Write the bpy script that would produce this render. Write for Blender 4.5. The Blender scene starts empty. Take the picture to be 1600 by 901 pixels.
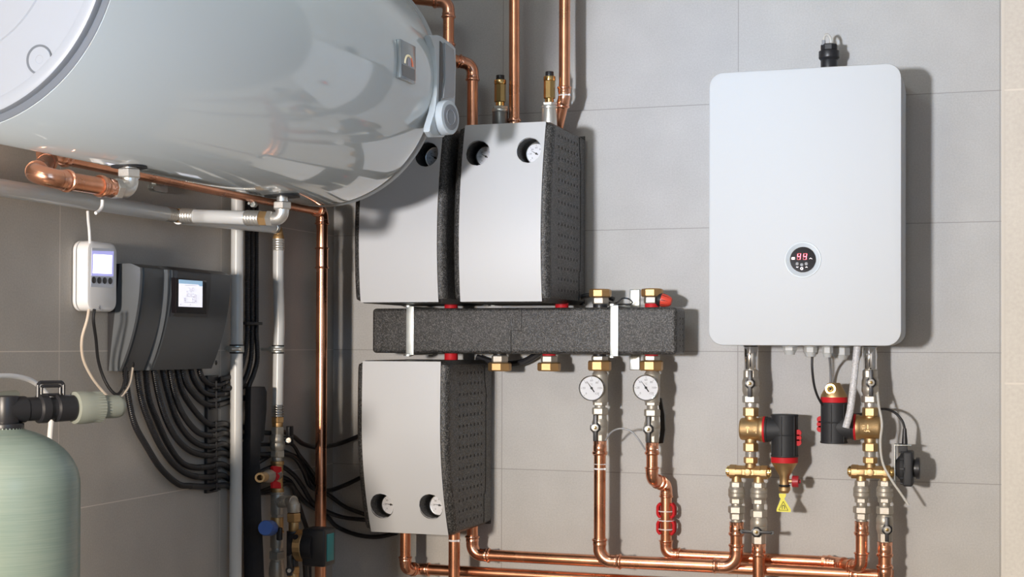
import bpy, bmesh, math, random
from math import pi, sin, cos, sqrt, atan2, radians
from mathutils import Vector as V, Matrix, geometry
random.seed(7)
ZO = 1.5            # height of the reference grout line above the floor
COL = bpy.context.scene.collection
# ------------------------------------------------------------------ camera (solved from the tile grid)
F, YAW, PITCH, ROLL, PY = 2296.06, .3211, .0108, -.0034, 512.2
CAM = V((1.6725, -3.534, .0167 + ZO))
RM = (Matrix.Rotation(YAW, 3, 'Z') @ Matrix.Rotation(PITCH, 3, 'X') @ Matrix.Rotation(ROLL, 3, 'Y'))
def ray(x, y): return RM @ V(((x-800)/F, 1, -(y-PY)/F))
def B(x, y, d=0.):
    """point at distance d in front of the back wall"""
    r = ray(x, y); return CAM + r*((-d-CAM.y)/r.y)
def L(x, y, d=0.):
    """point at distance d in front of the left wall"""
    r = ray(x, y); return CAM + r*((d-CAM.x)/r.x)
def depth(P): return (RM.transposed() @ (P-CAM)).y
def S(P): return depth(P)/F      # metres per pixel there

# ------------------------------------------------------------------ materials
def mat(name, col, rough=.5, metal=0., bump=0., bscale=200., var=0., vscale=30., emit=None, estr=1., coat=0., trans=0., spec=.5, aniso=0):
    m = bpy.data.materials.new(name); m.use_nodes = True
    nt = m.node_tree; b = nt.nodes['Principled BSDF']; N = nt.nodes.new; K = nt.links.new
    c4 = (*col, 1)
    b.inputs['Base Color'].default_value = c4
    b.inputs['Roughness'].default_value = rough
    b.inputs['Metallic'].default_value = metal
    b.inputs['Coat Weight'].default_value = coat
    b.inputs['Coat Roughness'].default_value = .04
    b.inputs['Transmission Weight'].default_value = trans
    b.inputs['Specular IOR Level'].default_value = spec
    if emit:
        b.inputs['Emission Color'].default_value = (*emit, 1); b.inputs['Emission Strength'].default_value = estr
    tc = N('ShaderNodeTexCoord')
    if var:
        n = N('ShaderNodeTexNoise'); n.inputs['Scale'].default_value = vscale; n.inputs['Detail'].default_value = 6
        K(tc.outputs['Object'], n.inputs['Vector'])
        r = N('ShaderNodeValToRGB'); r.color_ramp.elements[0].position = .3; r.color_ramp.elements[1].position = .7
        r.color_ramp.elements[0].color = (*[c*(1-var) for c in col], 1)
        r.color_ramp.elements[1].color = (*[min(1, c*(1+var*.7)) for c in col], 1)
        K(n.outputs['Fac'], r.inputs['Fac']); K(r.outputs['Color'], b.inputs['Base Color'])
        mr = N('ShaderNodeMapRange'); mr.inputs['To Min'].default_value = rough*.8; mr.inputs['To Max'].default_value = rough*1.3
        K(n.outputs['Fac'], mr.inputs['Value']); K(mr.outputs['Result'], b.inputs['Roughness'])
    if bump:
        n = N('ShaderNodeTexNoise'); n.inputs['Scale'].default_value = bscale; n.inputs['Detail'].default_value = 3
        K(tc.outputs['Object'], n.inputs['Vector'])
        bp = N('ShaderNodeBump'); bp.inputs['Strength'].default_value = bump; bp.inputs['Distance'].default_value = .001
        K(n.outputs['Fac'], bp.inputs['Height']); K(bp.outputs['Normal'], b.inputs['Normal'])
    return m

M = {}
M['copper'] = mat('copper', (.80, .37, .22), .27, 1., .08, 60, .22, 14)
M['copper_fit'] = mat('copper_fitting', (.86, .43, .28), .22, 1., .1, 90, .16, 25)
M['brass'] = mat('brass', (.60, .42, .22), .47, 1., .25, 500, .10, 40)
M['brass_polished'] = mat('brass_polished', (.75, .52, .22), .2, 1.)
M['brass_nut'] = mat('brass_nut', (.56, .35, .16), .45, .8, .05, 300, .12, 40)
M['nickel'] = mat('nickel', (.46, .425, .37), .42, .6, .2, 400, .1, 40)
M['nickel_bright'] = mat('nickel_bright', (.68, .66, .62), .33, .8, .25, 400)
M['chrome'] = mat('chrome', (.85, .85, .86), .06, 1.)
M['zinc'] = mat('zinc', (.56, .59, .58), .42, 1., .1, 90, .1, 40)
M['steel'] = mat('steel', (.55, .56, .57), .28, 1., .05, 90)
M['white_pl'] = mat('white_plastic', (.78, .78, .79), .32)
M['white_pipe'] = mat('white_pipe', (.56, .565, .56), .3)
M['grey_pipe'] = mat('grey_pipe', (.74, .77, .79), .3)
M['enamel'] = mat('tank_enamel', (.58, .63, .645), .07, 0, coat=.9)
M['cap_white'] = mat('tank_cap_white', (.27, .285, .31), .22)
M['cap_grey'] = mat('tank_cap_grey', (.34, .36, .37), .3)
M['knob_grey'] = mat('knob_grey', (.20, .21, .23), .35)
M['ring_dark'] = mat('cap_shade_dark', (.10, .11, .125), .4)  # dark paint for the shade in the tank cap's step and recess
M['pale_pl'] = mat('pale_grey_plastic', (.50, .55, .59), .35)
M['boiler'] = mat('boiler_white', (.62, .645, .67), .55, spec=.3)
M['boiler_side'] = mat('boiler_side', (.62, .61, .59), .35)
M['black_pl'] = mat('black_plastic', (.018, .018, .021), .38)
M['black_matte'] = mat('black_matte', (.022, .023, .026), .6, bump=.3, bscale=300)
M['black_rub'] = mat('black_rubber', (.012, .012, .014), .5)
M['conduit'] = mat('black_conduit', (.014, .014, .017), .36)
M['fabric'] = mat('black_fabric', (.014, .014, .017), .85, bump=.8, bscale=900, var=.2, vscale=60)
M['red'] = mat('red_plastic', (.55, .015, .022), .55, spec=.25)
M['darkred'] = mat('dark_red_plastic', (.38, .02, .03), .4)
M['orange_red'] = mat('orange_red_plastic', (.75, .07, .04), .4)
M['blue'] = mat('blue_plastic', (.03, .10, .38), .4)
M['teal'] = mat('teal_label', (.0, .22, .24), .4)
M['yellow'] = mat('yellow_card', (.80, .74, .07), .5)
M['ink'] = mat('black_ink', (.02, .02, .02), .5)
M['ink_grey'] = mat('grey_ink', (.25, .25, .27), .5)
M['graphite'] = mat('graphite_plastic', (.044, .050, .056), .34, bump=.08, bscale=900)
M['silver_pl'] = mat('silver_plastic', (.115, .125, .135), .36)
M['gloss_black'] = mat('gloss_black', (.012, .010, .012), .08, coat=.5)
M['dial'] = mat('dial_white', (.78, .79, .83), .3)
M['panel'] = mat('brushed_panel', (.555, .56, .57), .42, .0)
M['grey_gland'] = mat('grey_gland', (.52, .53, .52), .45)
M['grey_cable'] = mat('grey_cable', (.30, .31, .33), .4)
M['cream_cable'] = mat('cream_cable', (.66, .56, .46), .45)
M['clear'] = mat('clear_hose', (.80, .79, .75), .25, trans=.35)
M['braid'] = mat('braided_hose', (.75, .75, .77), .28, bump=1., bscale=350, var=.25, vscale=260, trans=.2)
M['sage'] = mat('sage_plastic', (.27, .285, .24), .45)
M['white_tie'] = mat('white_tie', (.72, .70, .72), .4)
M['grey_metal'] = mat('cast_grey', (.22, .22, .215), .4, .7)
M['red_led'] = mat('red_led', (.8, .1, .1), .4, emit=(1, .06, .09), estr=9)
M['red_dim'] = mat('red_led_dim', (.3, .02, .03), .4, emit=(.8, .02, .05), estr=.5)
M['white_led'] = mat('white_led', (.9, .8, .8), .4, emit=(1, .85, .85), estr=2.2)
M['lcd'] = mat('lit_lcd', (.8, .8, .9), .3, emit=(.86, .88, 1.), estr=2.2)
M['lcd_rim'] = mat('lit_lcd_rim', (.50, .50, .78), .3, emit=(.42, .42, 1.), estr=.5)
M['screen'] = mat('lit_screen', (.8, .8, .85), .3, emit=(.90, .90, 1.), estr=.72)
M['screen_blue'] = mat('lit_screen_blue', (.3, .5, .7), .3, emit=(.38, .58, .78), estr=.5)
M['screen_ink'] = mat('screen_ink', (.35, .33, .42), .4, emit=(.35, .33, .42), estr=.25)
M['glass_grey'] = mat('smoked_glass', (.22, .25, .27), .1, coat=.6)
M['warm_led'] = mat('gauge_arc', (.75, .65, .45), .4, emit=(.85, .75, .5), estr=.25)
M['warm_red'] = mat('gauge_arc_red', (.7, .2, .12), .4, emit=(.8, .25, .15), estr=.25)
M['trim_grey'] = mat('trim_grey', (.36, .365, .37), .35)
M['hole'] = mat('dark_pit', (.006, .006, .006), .7)

def epp():
    m = mat('black_foam', (.05, .05, .05), .42)
    nt = m.node_tree; b = nt.nodes['Principled BSDF']; N = nt.nodes.new; K = nt.links.new
    tc = N('ShaderNodeTexCoord')
    v = N('ShaderNodeTexVoronoi'); v.inputs['Scale'].default_value = 460; v.feature = 'F1'
    K(tc.outputs['Object'], v.inputs['Vector'])
    wn = N('ShaderNodeTexWhiteNoise'); K(v.outputs['Color'], wn.inputs['Vector'])
    r = N('ShaderNodeValToRGB'); r.color_ramp.elements[0].color = (.018, .018, .018, 1); r.color_ramp.elements[0].position = .25
    r.color_ramp.elements[1].color = (.13, .125, .118, 1); r.color_ramp.elements[1].position = .98  # bead speckle whose pale cells put the foam's glints into its colour
    e = r.color_ramp.elements.new(.62); e.color = (.050, .048, .046, 1)
    K(wn.outputs['Value'], r.inputs['Fac']); K(r.outputs['Color'], b.inputs['Base Color'])
    bp = N('ShaderNodeBump'); bp.inputs['Strength'].default_value = .5; bp.inputs['Distance'].default_value = .0012; bp.invert = True
    K(v.outputs['Distance'], bp.inputs['Height']); K(bp.outputs['Normal'], b.inputs['Normal'])
    return m
M['epp'] = epp()

def fiberglass():
    m = mat('green_fiberglass', (.33, .45, .40), .36, coat=.08)
    nt = m.node_tree; b = nt.nodes['Principled BSDF']; N = nt.nodes.new; K = nt.links.new
    tc = N('ShaderNodeTexCoord'); mp = N('ShaderNodeMapping'); mp.inputs['Scale'].default_value = (7, 7, 420)
    K(tc.outputs['Object'], mp.inputs['Vector'])
    n = N('ShaderNodeTexNoise'); n.inputs['Scale'].default_value = 1.6; n.inputs['Detail'].default_value = 5; K(mp.outputs[0], n.inputs['Vector'])
    mp2 = N('ShaderNodeMapping'); mp2.inputs['Rotation'].default_value = (.9, .5, 0); mp2.inputs['Scale'].default_value = (10, 10, 330)
    K(tc.outputs['Object'], mp2.inputs['Vector'])
    n2 = N('ShaderNodeTexNoise'); n2.inputs['Scale'].default_value = 1.3; n2.inputs['Detail'].default_value = 4; K(mp2.outputs[0], n2.inputs['Vector'])
    n3 = N('ShaderNodeTexNoise'); n3.inputs['Scale'].default_value = 9; K(tc.outputs['Object'], n3.inputs['Vector'])
    a = N('ShaderNodeMath'); a.operation = 'ADD'; K(n.outputs['Fac'], a.inputs[0]); K(n2.outputs['Fac'], a.inputs[1])
    a2 = N('ShaderNodeMath'); a2.operation = 'ADD'; K(a.outputs[0], a2.inputs[0]); K(n3.outputs['Fac'], a2.inputs[1])
    r = N('ShaderNodeValToRGB'); r.color_ramp.elements[0].position = .34; r.color_ramp.elements[1].position = .66
    dv = N('ShaderNodeMath'); dv.operation = 'DIVIDE'; dv.inputs[1].default_value = 3; K(a2.outputs[0], dv.inputs[0])
    r.color_ramp.elements[0].color = (.19, .265, .235, 1); r.color_ramp.elements[1].color = (.28, .34, .305, 1)
    e = r.color_ramp.elements.new(.5); e.color = (.235, .305, .27, 1)
    K(dv.outputs[0], r.inputs['Fac']); K(r.outputs['Color'], b.inputs['Base Color'])
    bp = N('ShaderNodeBump'); bp.inputs['Strength'].default_value = .12; bp.inputs['Distance'].default_value = .002
    K(dv.outputs[0], bp.inputs['Height']); K(bp.outputs['Normal'], b.inputs['Normal'])
    return m
M['fiberglass'] = fiberglass()

def tiles(name, axis, off, base, grout, zoff=0.):
    m = mat(name, base, .34)
    nt = m.node_tree; b = nt.nodes['Principled BSDF']; N = nt.nodes.new; K = nt.links.new
    tc = N('ShaderNodeTexCoord'); sp = N('ShaderNodeSeparateXYZ'); K(tc.outputs['Object'], sp.inputs[0])
    def mth(op, a, b2=None, c=None):
        n = N('ShaderNodeMath'); n.operation = op
        for i, x in enumerate((a, b2, c)):
            if x is None: continue
            if isinstance(x, (int, float)): n.inputs[i].default_value = x
            else: K(x, n.inputs[i])
        return n.outputs[0]
    u = mth('DIVIDE', mth('SUBTRACT', sp.outputs[axis], off), .6)
    v = mth('DIVIDE', mth('SUBTRACT', sp.outputs['Z'], zoff), .3)
    fu, fv = mth('FRACT', u), mth('FRACT', v)
    du = mth('MULTIPLY', mth('MINIMUM', fu, mth('SUBTRACT', 1., fu)), .6)
    dv = mth('MULTIPLY', mth('MINIMUM', fv, mth('SUBTRACT', 1., fv)), .3)
    dd = mth('MINIMUM', du, dv)
    g = mth('LESS_THAN', dd, .00095)
    cb = N('ShaderNodeCombineXYZ'); K(mth('FLOOR', u), cb.inputs[0]); K(mth('FLOOR', v), cb.inputs[1])
    wn = N('ShaderNodeTexWhiteNoise'); K(cb.outputs[0], wn.inputs['Vector'])
    n1 = N('ShaderNodeTexNoise'); n1.inputs['Scale'].default_value = 260; n1.inputs['Detail'].default_value = 3; K(tc.outputs['Object'], n1.inputs['Vector'])
    n2 = N('ShaderNodeTexNoise'); n2.inputs['Scale'].default_value = 9; n2.inputs['Detail'].default_value = 8; K(tc.outputs['Object'], n2.inputs['Vector'])
    n3 = N('ShaderNodeTexVoronoi'); n3.inputs['Scale'].default_value = 120; K(tc.outputs['Object'], n3.inputs['Vector'])
    pit = mth('LESS_THAN', n3.outputs['Distance'], .10)
    t = mth('ADD', mth('MULTIPLY', mth('SUBTRACT', n1.outputs['Fac'], .5), .34), mth('MULTIPLY', mth('SUBTRACT', n2.outputs['Fac'], .5), .26))
    t = mth('ADD', t, mth('MULTIPLY', mth('SUBTRACT', wn.outputs['Value'], .5), .05))
    t = mth('SUBTRACT', t, mth('MULTIPLY', pit, .07))
    t = mth('ADD', t, 1.)
    sc = N('ShaderNodeVectorMath'); sc.operation = 'SCALE'; sc.inputs[0].default_value = base; K(t, sc.inputs['Scale'])
    mx = N('ShaderNodeMix'); mx.data_type = 'RGBA'; K(g, mx.inputs['Factor']); K(sc.outputs[0], mx.inputs['A']); mx.inputs['B'].default_value = (*grout, 1)
    K(mx.outputs['Result'], b.inputs['Base Color'])
    rr = mth('ADD', mth('MULTIPLY', n1.outputs['Fac'], .2), .48); K(rr, b.inputs['Roughness'])
    h = mth('SUBTRACT', mth('MULTIPLY', n1.outputs['Fac'], .25), g)
    bp = N('ShaderNodeBump'); bp.inputs['Strength'].default_value = .2; bp.inputs['Distance'].default_value = .0006
    K(h, bp.inputs['Height']); K(bp.outputs['Normal'], b.inputs['Normal'])
    return m
M['tile_back'] = tiles('grey_tile_back', 'X', .4709, (.47, .465, .455), (.30, .29, .28))
M['tile_left'] = tiles('grey_tile_left', 'Y', -.5908, (.40, .375, .345), (.62, .57, .52))
M['tile_pier'] = tiles('grey_tile_pier', 'X', 1.674-.5, (.33, .335, .34), (.40, .40, .40), zoff=-.022)
M['floor_tile'] = mat('floor_tile', (.22, .21, .20), .3, var=.1, vscale=5)
M['plaster'] = mat('grey_plaster', (.40, .40, .41), .7)

# ------------------------------------------------------------------ mesh builder
def frame(ax):
    ax = V(ax).normalized()
    up = V((0, 0, 1)) if abs(ax.z) < .95 else V((1, 0, 0))
    a = up.cross(ax)
    if abs(ax.z) >= .95: a = V((1, 0, 0)); a = (a - ax*a.dot(ax)).normalized()
    a.normalize(); b = ax.cross(a).normalized()
    return a, b, ax
class MB:
    def __init__(s): s.v = []; s.f = []; s.mi = []; s.m = 0; s.sharp = 32
    def add(s, vs, fs):
        o = len(s.v); s.v += [V(p) for p in vs]; s.f += [tuple(i+o for i in f) for f in fs]; s.mi += [s.m]*len(fs); return s
    def lathe(s, o, ax, prof, n=32, rot=0., caps=True):
        """prof: (t along axis, radius)"""
        a, b, c = frame(ax); o = V(o); vs = []; fs = []
        for t, r in prof:
            for k in range(n):
                th = 2*pi*k/n+rot; vs.append(o+c*t+(a*cos(th)+b*sin(th))*max(r, 1e-5))
        for i in range(len(prof)-1):
            for k in range(n):
                k2 = (k+1) % n; fs.append((i*n+k, i*n+k2, (i+1)*n+k2, (i+1)*n+k))
        if caps:
            fs.append(tuple(reversed(range(n)))); fs.append(tuple((len(prof)-1)*n+k for k in range(n)))
        return s.add(vs, fs)
    def cyl(s, p0, p1, r, r1=None, n=32, bev=0.):
        p0, p1 = V(p0), V(p1); h = (p1-p0).length; r1 = r if r1 is None else r1; bev = min(bev, h*.45, r*.8)
        pr = [(0, r), (h, r1)] if not bev else [(0, r-bev), (bev*.3, r-bev*.3), (bev, r), (h-bev, r1), (h-bev*.3, r1-bev*.3), (h, r1-bev)]
        return s.lathe(p0, p1-p0, pr, n)
    def hexn(s, p0, p1, r, n=6, rot=0.):
        p0, p1 = V(p0), V(p1); h = (p1-p0).length; c = min(h*.14, r*.12)
        return s.lathe(p0, p1-p0, [(0, r*.90), (c, r), (h-c, r), (h, r*.90)], n, rot)
    def ring(s, c, ax, R, r, n=32, m=10):
        a, b, cc = frame(ax); c = V(c); vs = []; fs = []
        for i in range(n):
            th = 2*pi*i/n; d = a*cos(th)+b*sin(th)
            for j in range(m):
                ph = 2*pi*j/m; vs.append(c+d*(R+r*cos(ph))+cc*(r*sin(ph)))
        for i in range(n):
            for j in range(m):
                i2, j2 = (i+1) % n, (j+1) % m; fs.append((i*m+j, i2*m+j, i2*m+j2, i*m+j2))
        return s.add(vs, fs)
    def tube(s, pts, r, n=12, rf=None, flat=None):
        """sweep; rf(i) radius multiplier"""
        pts = [V(p) for p in pts]; N = len(pts); T = []
        for i in range(N):
            t = pts[min(i+1, N-1)]-pts[max(i-1, 0)]; T.append(t.normalized())
        a, b, _ = frame(T[0]); vs = []; fs = []
        for i in range(N):
            if i:
                q = T[i-1].rotation_difference(T[i]); a = q @ a
                a = (a-T[i]*a.dot(T[i])).normalized()
            b = T[i].cross(a); rr = r*(rf(i) if rf else 1)
            for k in range(n):
                th = 2*pi*k/n; vs.append(pts[i]+(a*cos(th)+b*sin(th)*(flat or 1))*rr)
        for i in range(N-1):
            for k in range(n):
                k2 = (k+1) % n; fs.append((i*n+k, i*n+k2, (i+1)*n+k2, (i+1)*n+k))
        fs.append(tuple(reversed(range(n)))); fs.append(tuple((N-1)*n+k for k in range(n)))
        return s.add(vs, fs)
    def box(s, c, sz, ax=None, bev=0., seg=3):
        """c centre, sz full sizes, ax = (X,Y,Z) unit axes"""
        bm = bmesh.new(); bmesh.ops.create_cube(bm, size=1)
        for v in bm.verts: v.co = V((v.co.x*sz[0], v.co.y*sz[1], v.co.z*sz[2]))
        if bev: bmesh.ops.bevel(bm, geom=list(bm.edges), offset=min(bev, min(sz)*.49), segments=seg, affect='EDGES', profile=.5)
        X, Y, Z = ax or (V((1, 0, 0)), V((0, 1, 0)), V((0, 0, 1))); c = V(c)
        bm.verts.index_update()
        s.add([c+X*v.co.x+Y*v.co.y+Z*v.co.z for v in bm.verts], [[v.index for v in f.verts] for f in bm.faces]); bm.free(); return s
    def prism(s, poly, e, bev=0.):
        """poly: list of world points (planar), extruded by vector e"""
        poly = [V(p) for p in poly]; e = V(e); n = len(poly); c = sum(poly, V())/n
        if bev:
            sh = [p+(c-p).normalized()*bev for p in poly]; be = e.normalized()*bev
            rows = [sh, [p+be for p in poly], [p+e-be for p in poly], [p+e for p in sh]]
        else: rows = [poly, [p+e for p in poly]]
        vs = [p for r in rows for p in r]; fs = []
        for i in range(len(rows)-1):
            for k in range(n):
                k2 = (k+1) % n; fs.append((i*n+k, i*n+k2, (i+1)*n+k2, (i+1)*n+k))
        fs.append(tuple(reversed(range(n)))); fs.append(tuple((len(rows)-1)*n+k for k in range(n)))
        return s.add(vs, fs)
    def sphere(s, c, r, n=24, sc=(1, 1, 1)):
        c = V(c); pr = []; vs = []; fs = []; m = n//2
        for i in range(m+1):
            ph = pi*i/m
            for k in range(n):
                th = 2*pi*k/n; vs.append(c+V((sin(ph)*cos(th)*sc[0], sin(ph)*sin(th)*sc[1], cos(ph)*sc[2]))*r)
        for i in range(m):
            for k in range(n):
                k2 = (k+1) % n; fs.append((i*n+k, i*n+k2, (i+1)*n+k2, (i+1)*n+k))
        return s.add(vs, fs)
    def text(s, body, c, size, X, Z, depth=.0002, align='CENTER'):
        cu = bpy.data.curves.new('t', 'FONT'); cu.body = body; cu.size = size; cu.align_x = align; cu.align_y = 'CENTER'; cu.extrude = depth; cu.resolution_u = 2
        ob = bpy.data.objects.new('t', cu); COL.objects.link(ob)
        dg = bpy.context.evaluated_depsgraph_get(); me = bpy.data.meshes.new_from_object(ob.evaluated_get(dg))
        X, Z = V(X).normalized(), V(Z).normalized(); Nn = X.cross(Z); c = V(c)
        s.add([c+X*v.co.x+Z*v.co.y+Nn*v.co.z for v in me.vertices], [list(p.vertices) for p in me.polygons])
        bpy.data.objects.remove(ob); bpy.data.curves.remove(cu); bpy.data.meshes.remove(me); return s
    def build(s, name, mats, parent=None):
        if not isinstance(mats, (list, tuple)): mats = [mats]
        me = bpy.data.meshes.new(name)
        if parent is None:
            lo = V([min(v[i] for v in s.v) for i in range(3)]); hi = V([max(v[i] for v in s.v) for i in range(3)])
            org = V(((lo.x+hi.x)/2, (lo.y+hi.y)/2, lo.z))
        else:
            r = parent
            while r.parent: r = r.parent
            org = r.location.copy()
        me.from_pydata([v-org for v in s.v], [], s.f)
        for m in mats: me.materials.append(M[m] if isinstance(m, str) else m)
        me.polygons.foreach_set('material_index', s.mi)
        bm = bmesh.new(); bm.from_mesh(me)
        bmesh.ops.remove_doubles(bm, verts=bm.verts, dist=2e-6)
        bmesh.ops.recalc_face_normals(bm, faces=bm.faces)
        for f in bm.faces: f.smooth = True
        la = radians(s.sharp)
        for e in bm.edges:
            if len(e.link_faces) == 2: e.smooth = e.calc_face_angle(0) < la
        bm.to_mesh(me); bm.free()
        o = bpy.data.objects.new(name, me); COL.objects.link(o)
        if parent is None: o.location = org
        else: o.parent = parent
        return o
def tag(o, label, cat, group=None):
    o['label'] = label; o['category'] = cat
    if group: o['group'] = group
    return o
def thing(name, label, cat, loc, group=None):
    o = bpy.data.objects.new(name, None); COL.objects.link(o); o.location = V(loc); o.empty_display_size = .03
    return tag(o, label, cat, group)
def structure(o): o['kind'] = 'structure'; return o
def lab(o, t): o['label'] = t; return o

def smooth(pts, step=.004):
    """Catmull-Rom, resampled evenly"""
    P = [V(p) for p in pts]; P = [P[0]*2-P[1]]+P+[P[-1]*2-P[-2]]; out = []
    for i in range(1, len(P)-2):
        p0, p1, p2, p3 = P[i-1:i+3]
        for k in range(24):
            t = k/24; out.append(.5*((2*p1)+(p2-p0)*t+(2*p0-5*p1+4*p2-p3)*t*t+(3*p1-p0-3*p2+p3)*t**3))
    out.append(P[-2]); res = [out[0]]; acc = 0
    for a, b in zip(out, out[1:]):
        seg = (b-a).length
        while acc+seg >= step:
            t = (step-acc)/seg; a = a+(b-a)*t; res.append(a); seg = (b-a).length; acc = 0
        acc += seg
    if (res[-1]-out[-1]).length > step*.3: res.append(out[-1])
    return res
def cable(name, label, cat, pts, r, m, group=None, n=10, step=.006):
    mb = MB(); mb.tube(smooth(pts, step), r, n); return tag(mb.build(name, m), label, cat, group)
def conduit(name, label, cat, pts, r, group=None, pitch=.0042, upto=1.0):
    """ribbed conduit: radius alternates along the path; beyond 'upto' it is taped smooth"""
    sp = smooth(pts, pitch/4); N = len(sp); mb = MB()
    pat = (1.0, 1.0, .84, .84)
    mb.sharp = 60
    mb.tube(sp, r, 14, rf=lambda i: pat[i % 4] if i < N*upto else 1.04)
    return tag(mb.build(name, 'conduit'), label, cat, group)

def ang_arc(p, d0, d1, R, n=14):
    """fillet at corner p entering along d0, leaving along d1; returns points and trim length"""
    d0, d1 = d0.normalized(), d1.normalized(); al = d0.angle(d1); tl = R*math.tan(al/2)
    a = p-d0*tl; b = p+d1*tl; bis = (d1-d0).normalized(); cen = p+bis*(R/cos(al/2)); q = []
    va = a-cen; axis = d0.cross(d1).normalized()
    for i in range(n+1): q.append(cen+Matrix.Rotation(al*i/n, 3, axis) @ va)
    return q, tl
def sleeve(mb, p, d, r, ln, bead=True):
    """press sleeve starting at p (fitting side), running along d to where the pipe comes out"""
    R = r*1.10
    mb.lathe(p, d, [(0, R*.99), (ln*.30, R*1.0), (ln*.34, R*1.05), (ln*.62, R*1.05), (ln*.66, R*1.02), (ln*.72, R*1.04), (ln*.76, R*1.17), (ln*.84, R*1.19), (ln*.91, R*1.17), (ln*.95, R*1.05), (ln, R*1.03), (ln, r*.98)], 36, caps=True)
def run(name, label, pts, r, group=None, R=None, start=None, end=None, ties=(), sl=1.7, noel=()):
    """a copper pipe run: straight pipe parts, elbow parts with press sleeves, sleeves at the ends"""
    pts = [V(p) for p in pts]; t = thing(name, label, 'pipe', pts[0], group); R = R or r*2.1
    trims = [0]*len(pts)
    for i in range(1, len(pts)-1):
        d0 = (pts[i]-pts[i-1]).normalized(); d1 = (pts[i+1]-pts[i]).normalized()
        q, tl = ang_arc(pts[i], d0, d1, R); trims[i] = tl
        mb = MB(); mb.tube(q, r*1.09, 28)
        sleeve(mb, q[0]+d0*.0005, -d0, r, r*sl); sleeve(mb, q[-1]-d1*.0005, d1, r, r*sl)
        mb.build('elbow', 'copper_fit', t)
    for i in range(len(pts)-1):
        d = (pts[i+1]-pts[i]).normalized(); a = pts[i]+d*trims[i]; b = pts[i+1]-d*trims[i+1]
        if (b-a).length > r*.4:
            mb = MB(); mb.lathe(a, d, [(0, r), ((b-a).length, r)], 32); mb.build('pipe', 'copper', t)
    if start:
        d = (pts[1]-pts[0]).normalized(); mb = MB(); mb.lathe(pts[0], d, [(0, r*1.16), (r*.5, r*1.16), (r*.55, r*1.1)], 8); sleeve(mb, pts[0], d, r, r*start); mb.build('press_sleeve', 'copper_fit', t)
    if end:
        d = (pts[-2]-pts[-1]).normalized(); mb = MB(); mb.lathe(pts[-1], d, [(0, r*1.16), (r*.5, r*1.16), (r*.55, r*1.1)], 8); sleeve(mb, pts[-1], d, r, r*end); mb.build('press_sleeve', 'copper_fit', t)
    for (p, d, w) in ties:
        mb = MB(); d = V(d).normalized(); mb.lathe(V(p)-d*w/2, d, [(0, r*1.02), (0, r*1.09), (w, r*1.09), (w, r*1.02)], 28); mb.box(V(p)+V((r*1.05, -r*.5, 0)), (.005, .004, w*1.3), bev=.0008)
        lab(mb.build('cable_tie', 'white_tie', t), 'white plastic cable tie')
    return t

class Stack:
    """fittings stacked on one vertical axis; heights and widths are read in picture pixels and turned into metres at the axis' own distance"""
    def __init__(s, P):
        s.P = V(P); s.s = S(s.P); s.sd = sqrt((s.P.x-CAM.x)**2+(s.P.y-CAM.y)**2)
    def z(s, py):
        # height at which the axis meets picture row py
        k = s.P; lo, hi = -3., 5.
        for _ in range(40):
            mid = (lo+hi)/2; q = RM.transposed() @ (V((k.x, k.y, mid))-CAM)
            if PY-F*q.z/q.y > py: lo = mid
            else: hi = mid
        return lo
    def p(s, py, dx=0, dy=0): return V((s.P.x+dx, s.P.y+dy, s.z(py)))
    def seg(s, mb, kind, y0, y1, w0, w1=None, off=0.):
        """kind: hex/oct/cyl/cone ; y0 top, y1 bottom, w = visible width px"""
        a, b = s.p(y1), s.p(y0); r0, r1 = (w1 or w0)*s.s/2, w0*s.s/2
        if kind == 'hex': mb.hexn(a, b, r0)
        elif kind == 'oct': mb.hexn(a, b, r0*1.02, 8, pi/8)
        elif kind == 'cyl': mb.cyl(a, b, r0, r1, bev=min(.0012, r0*.1))
        elif kind == 'cone': mb.lathe(a, b-a, [(0, r0), ((b-a).length, r1)], 36)
        elif kind == 'bulge':
            h = (b-a).length; mb.lathe(a, b-a, [(0, r0*.86), (h*.12, r0*.92), (h*.2, r0), (h*.46, r0), (h*.5, r0*.95), (h*.55, r0), (h*.8, r0), (h*.88, r0*.92), (h, r0*.86)], 36)
        elif kind == 'thread':
            h = (b-a).length; k = max(3, int(h/.0018)); pr = []
            for i in range(k): pr += [(h*i/k, r0*.92), (h*(i+.5)/k, r0)]
            pr.append((h, r0*.92)); mb.lathe(a, b-a, pr, 28)
        return mb
RX = V((cos(YAW), sin(YAW), 0)); FW = V((-sin(YAW), cos(YAW), 0)); UP = V((0, 0, 1)); X1 = V((1, 0, 0)); Y1 = V((0, 1, 0))

# ------------------------------------------------------------------ the room
def slab(name, lo, hi, m):
    mb = MB(); lo, hi = V(lo), V(hi); vs = [V((x, y, z)) for x in (lo.x, hi.x) for y in (lo.y, hi.y) for z in (lo.z, hi.z)]
    mb.add(vs, [(0, 1, 3, 2), (4, 6, 7, 5), (0, 4, 5, 1), (2, 3, 7, 6), (0, 2, 6, 4), (1, 5, 7, 3)])
    me = bpy.data.meshes.new(name); me.from_pydata([v for v in mb.v], [], mb.f); me.materials.append(M[m])
    for f in me.polygons: f.use_smooth = False
    o = bpy.data.objects.new(name, me); COL.objects.link(o); return structure(o)
RH = 2.75
slab('wall_back', (-.12, 0, 0), (3.6, .12, RH), 'tile_back')
slab('wall_left', (-.12, -5.6, 0), (0, 0, RH), 'tile_left')
slab('floor', (-.12, -5.6, -.1), (3.6, .12, 0), 'floor_tile')
slab('ceiling', (-.12, -5.6, RH), (3.6, .12, RH+.1), 'plaster')
slab('wall_far_right', (3.5, -5.6, 0), (3.6, 0, RH), 'plaster')
slab('wall_front', (-.12, -5.7, 0), (3.6, -5.6, RH), 'plaster')
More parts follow.
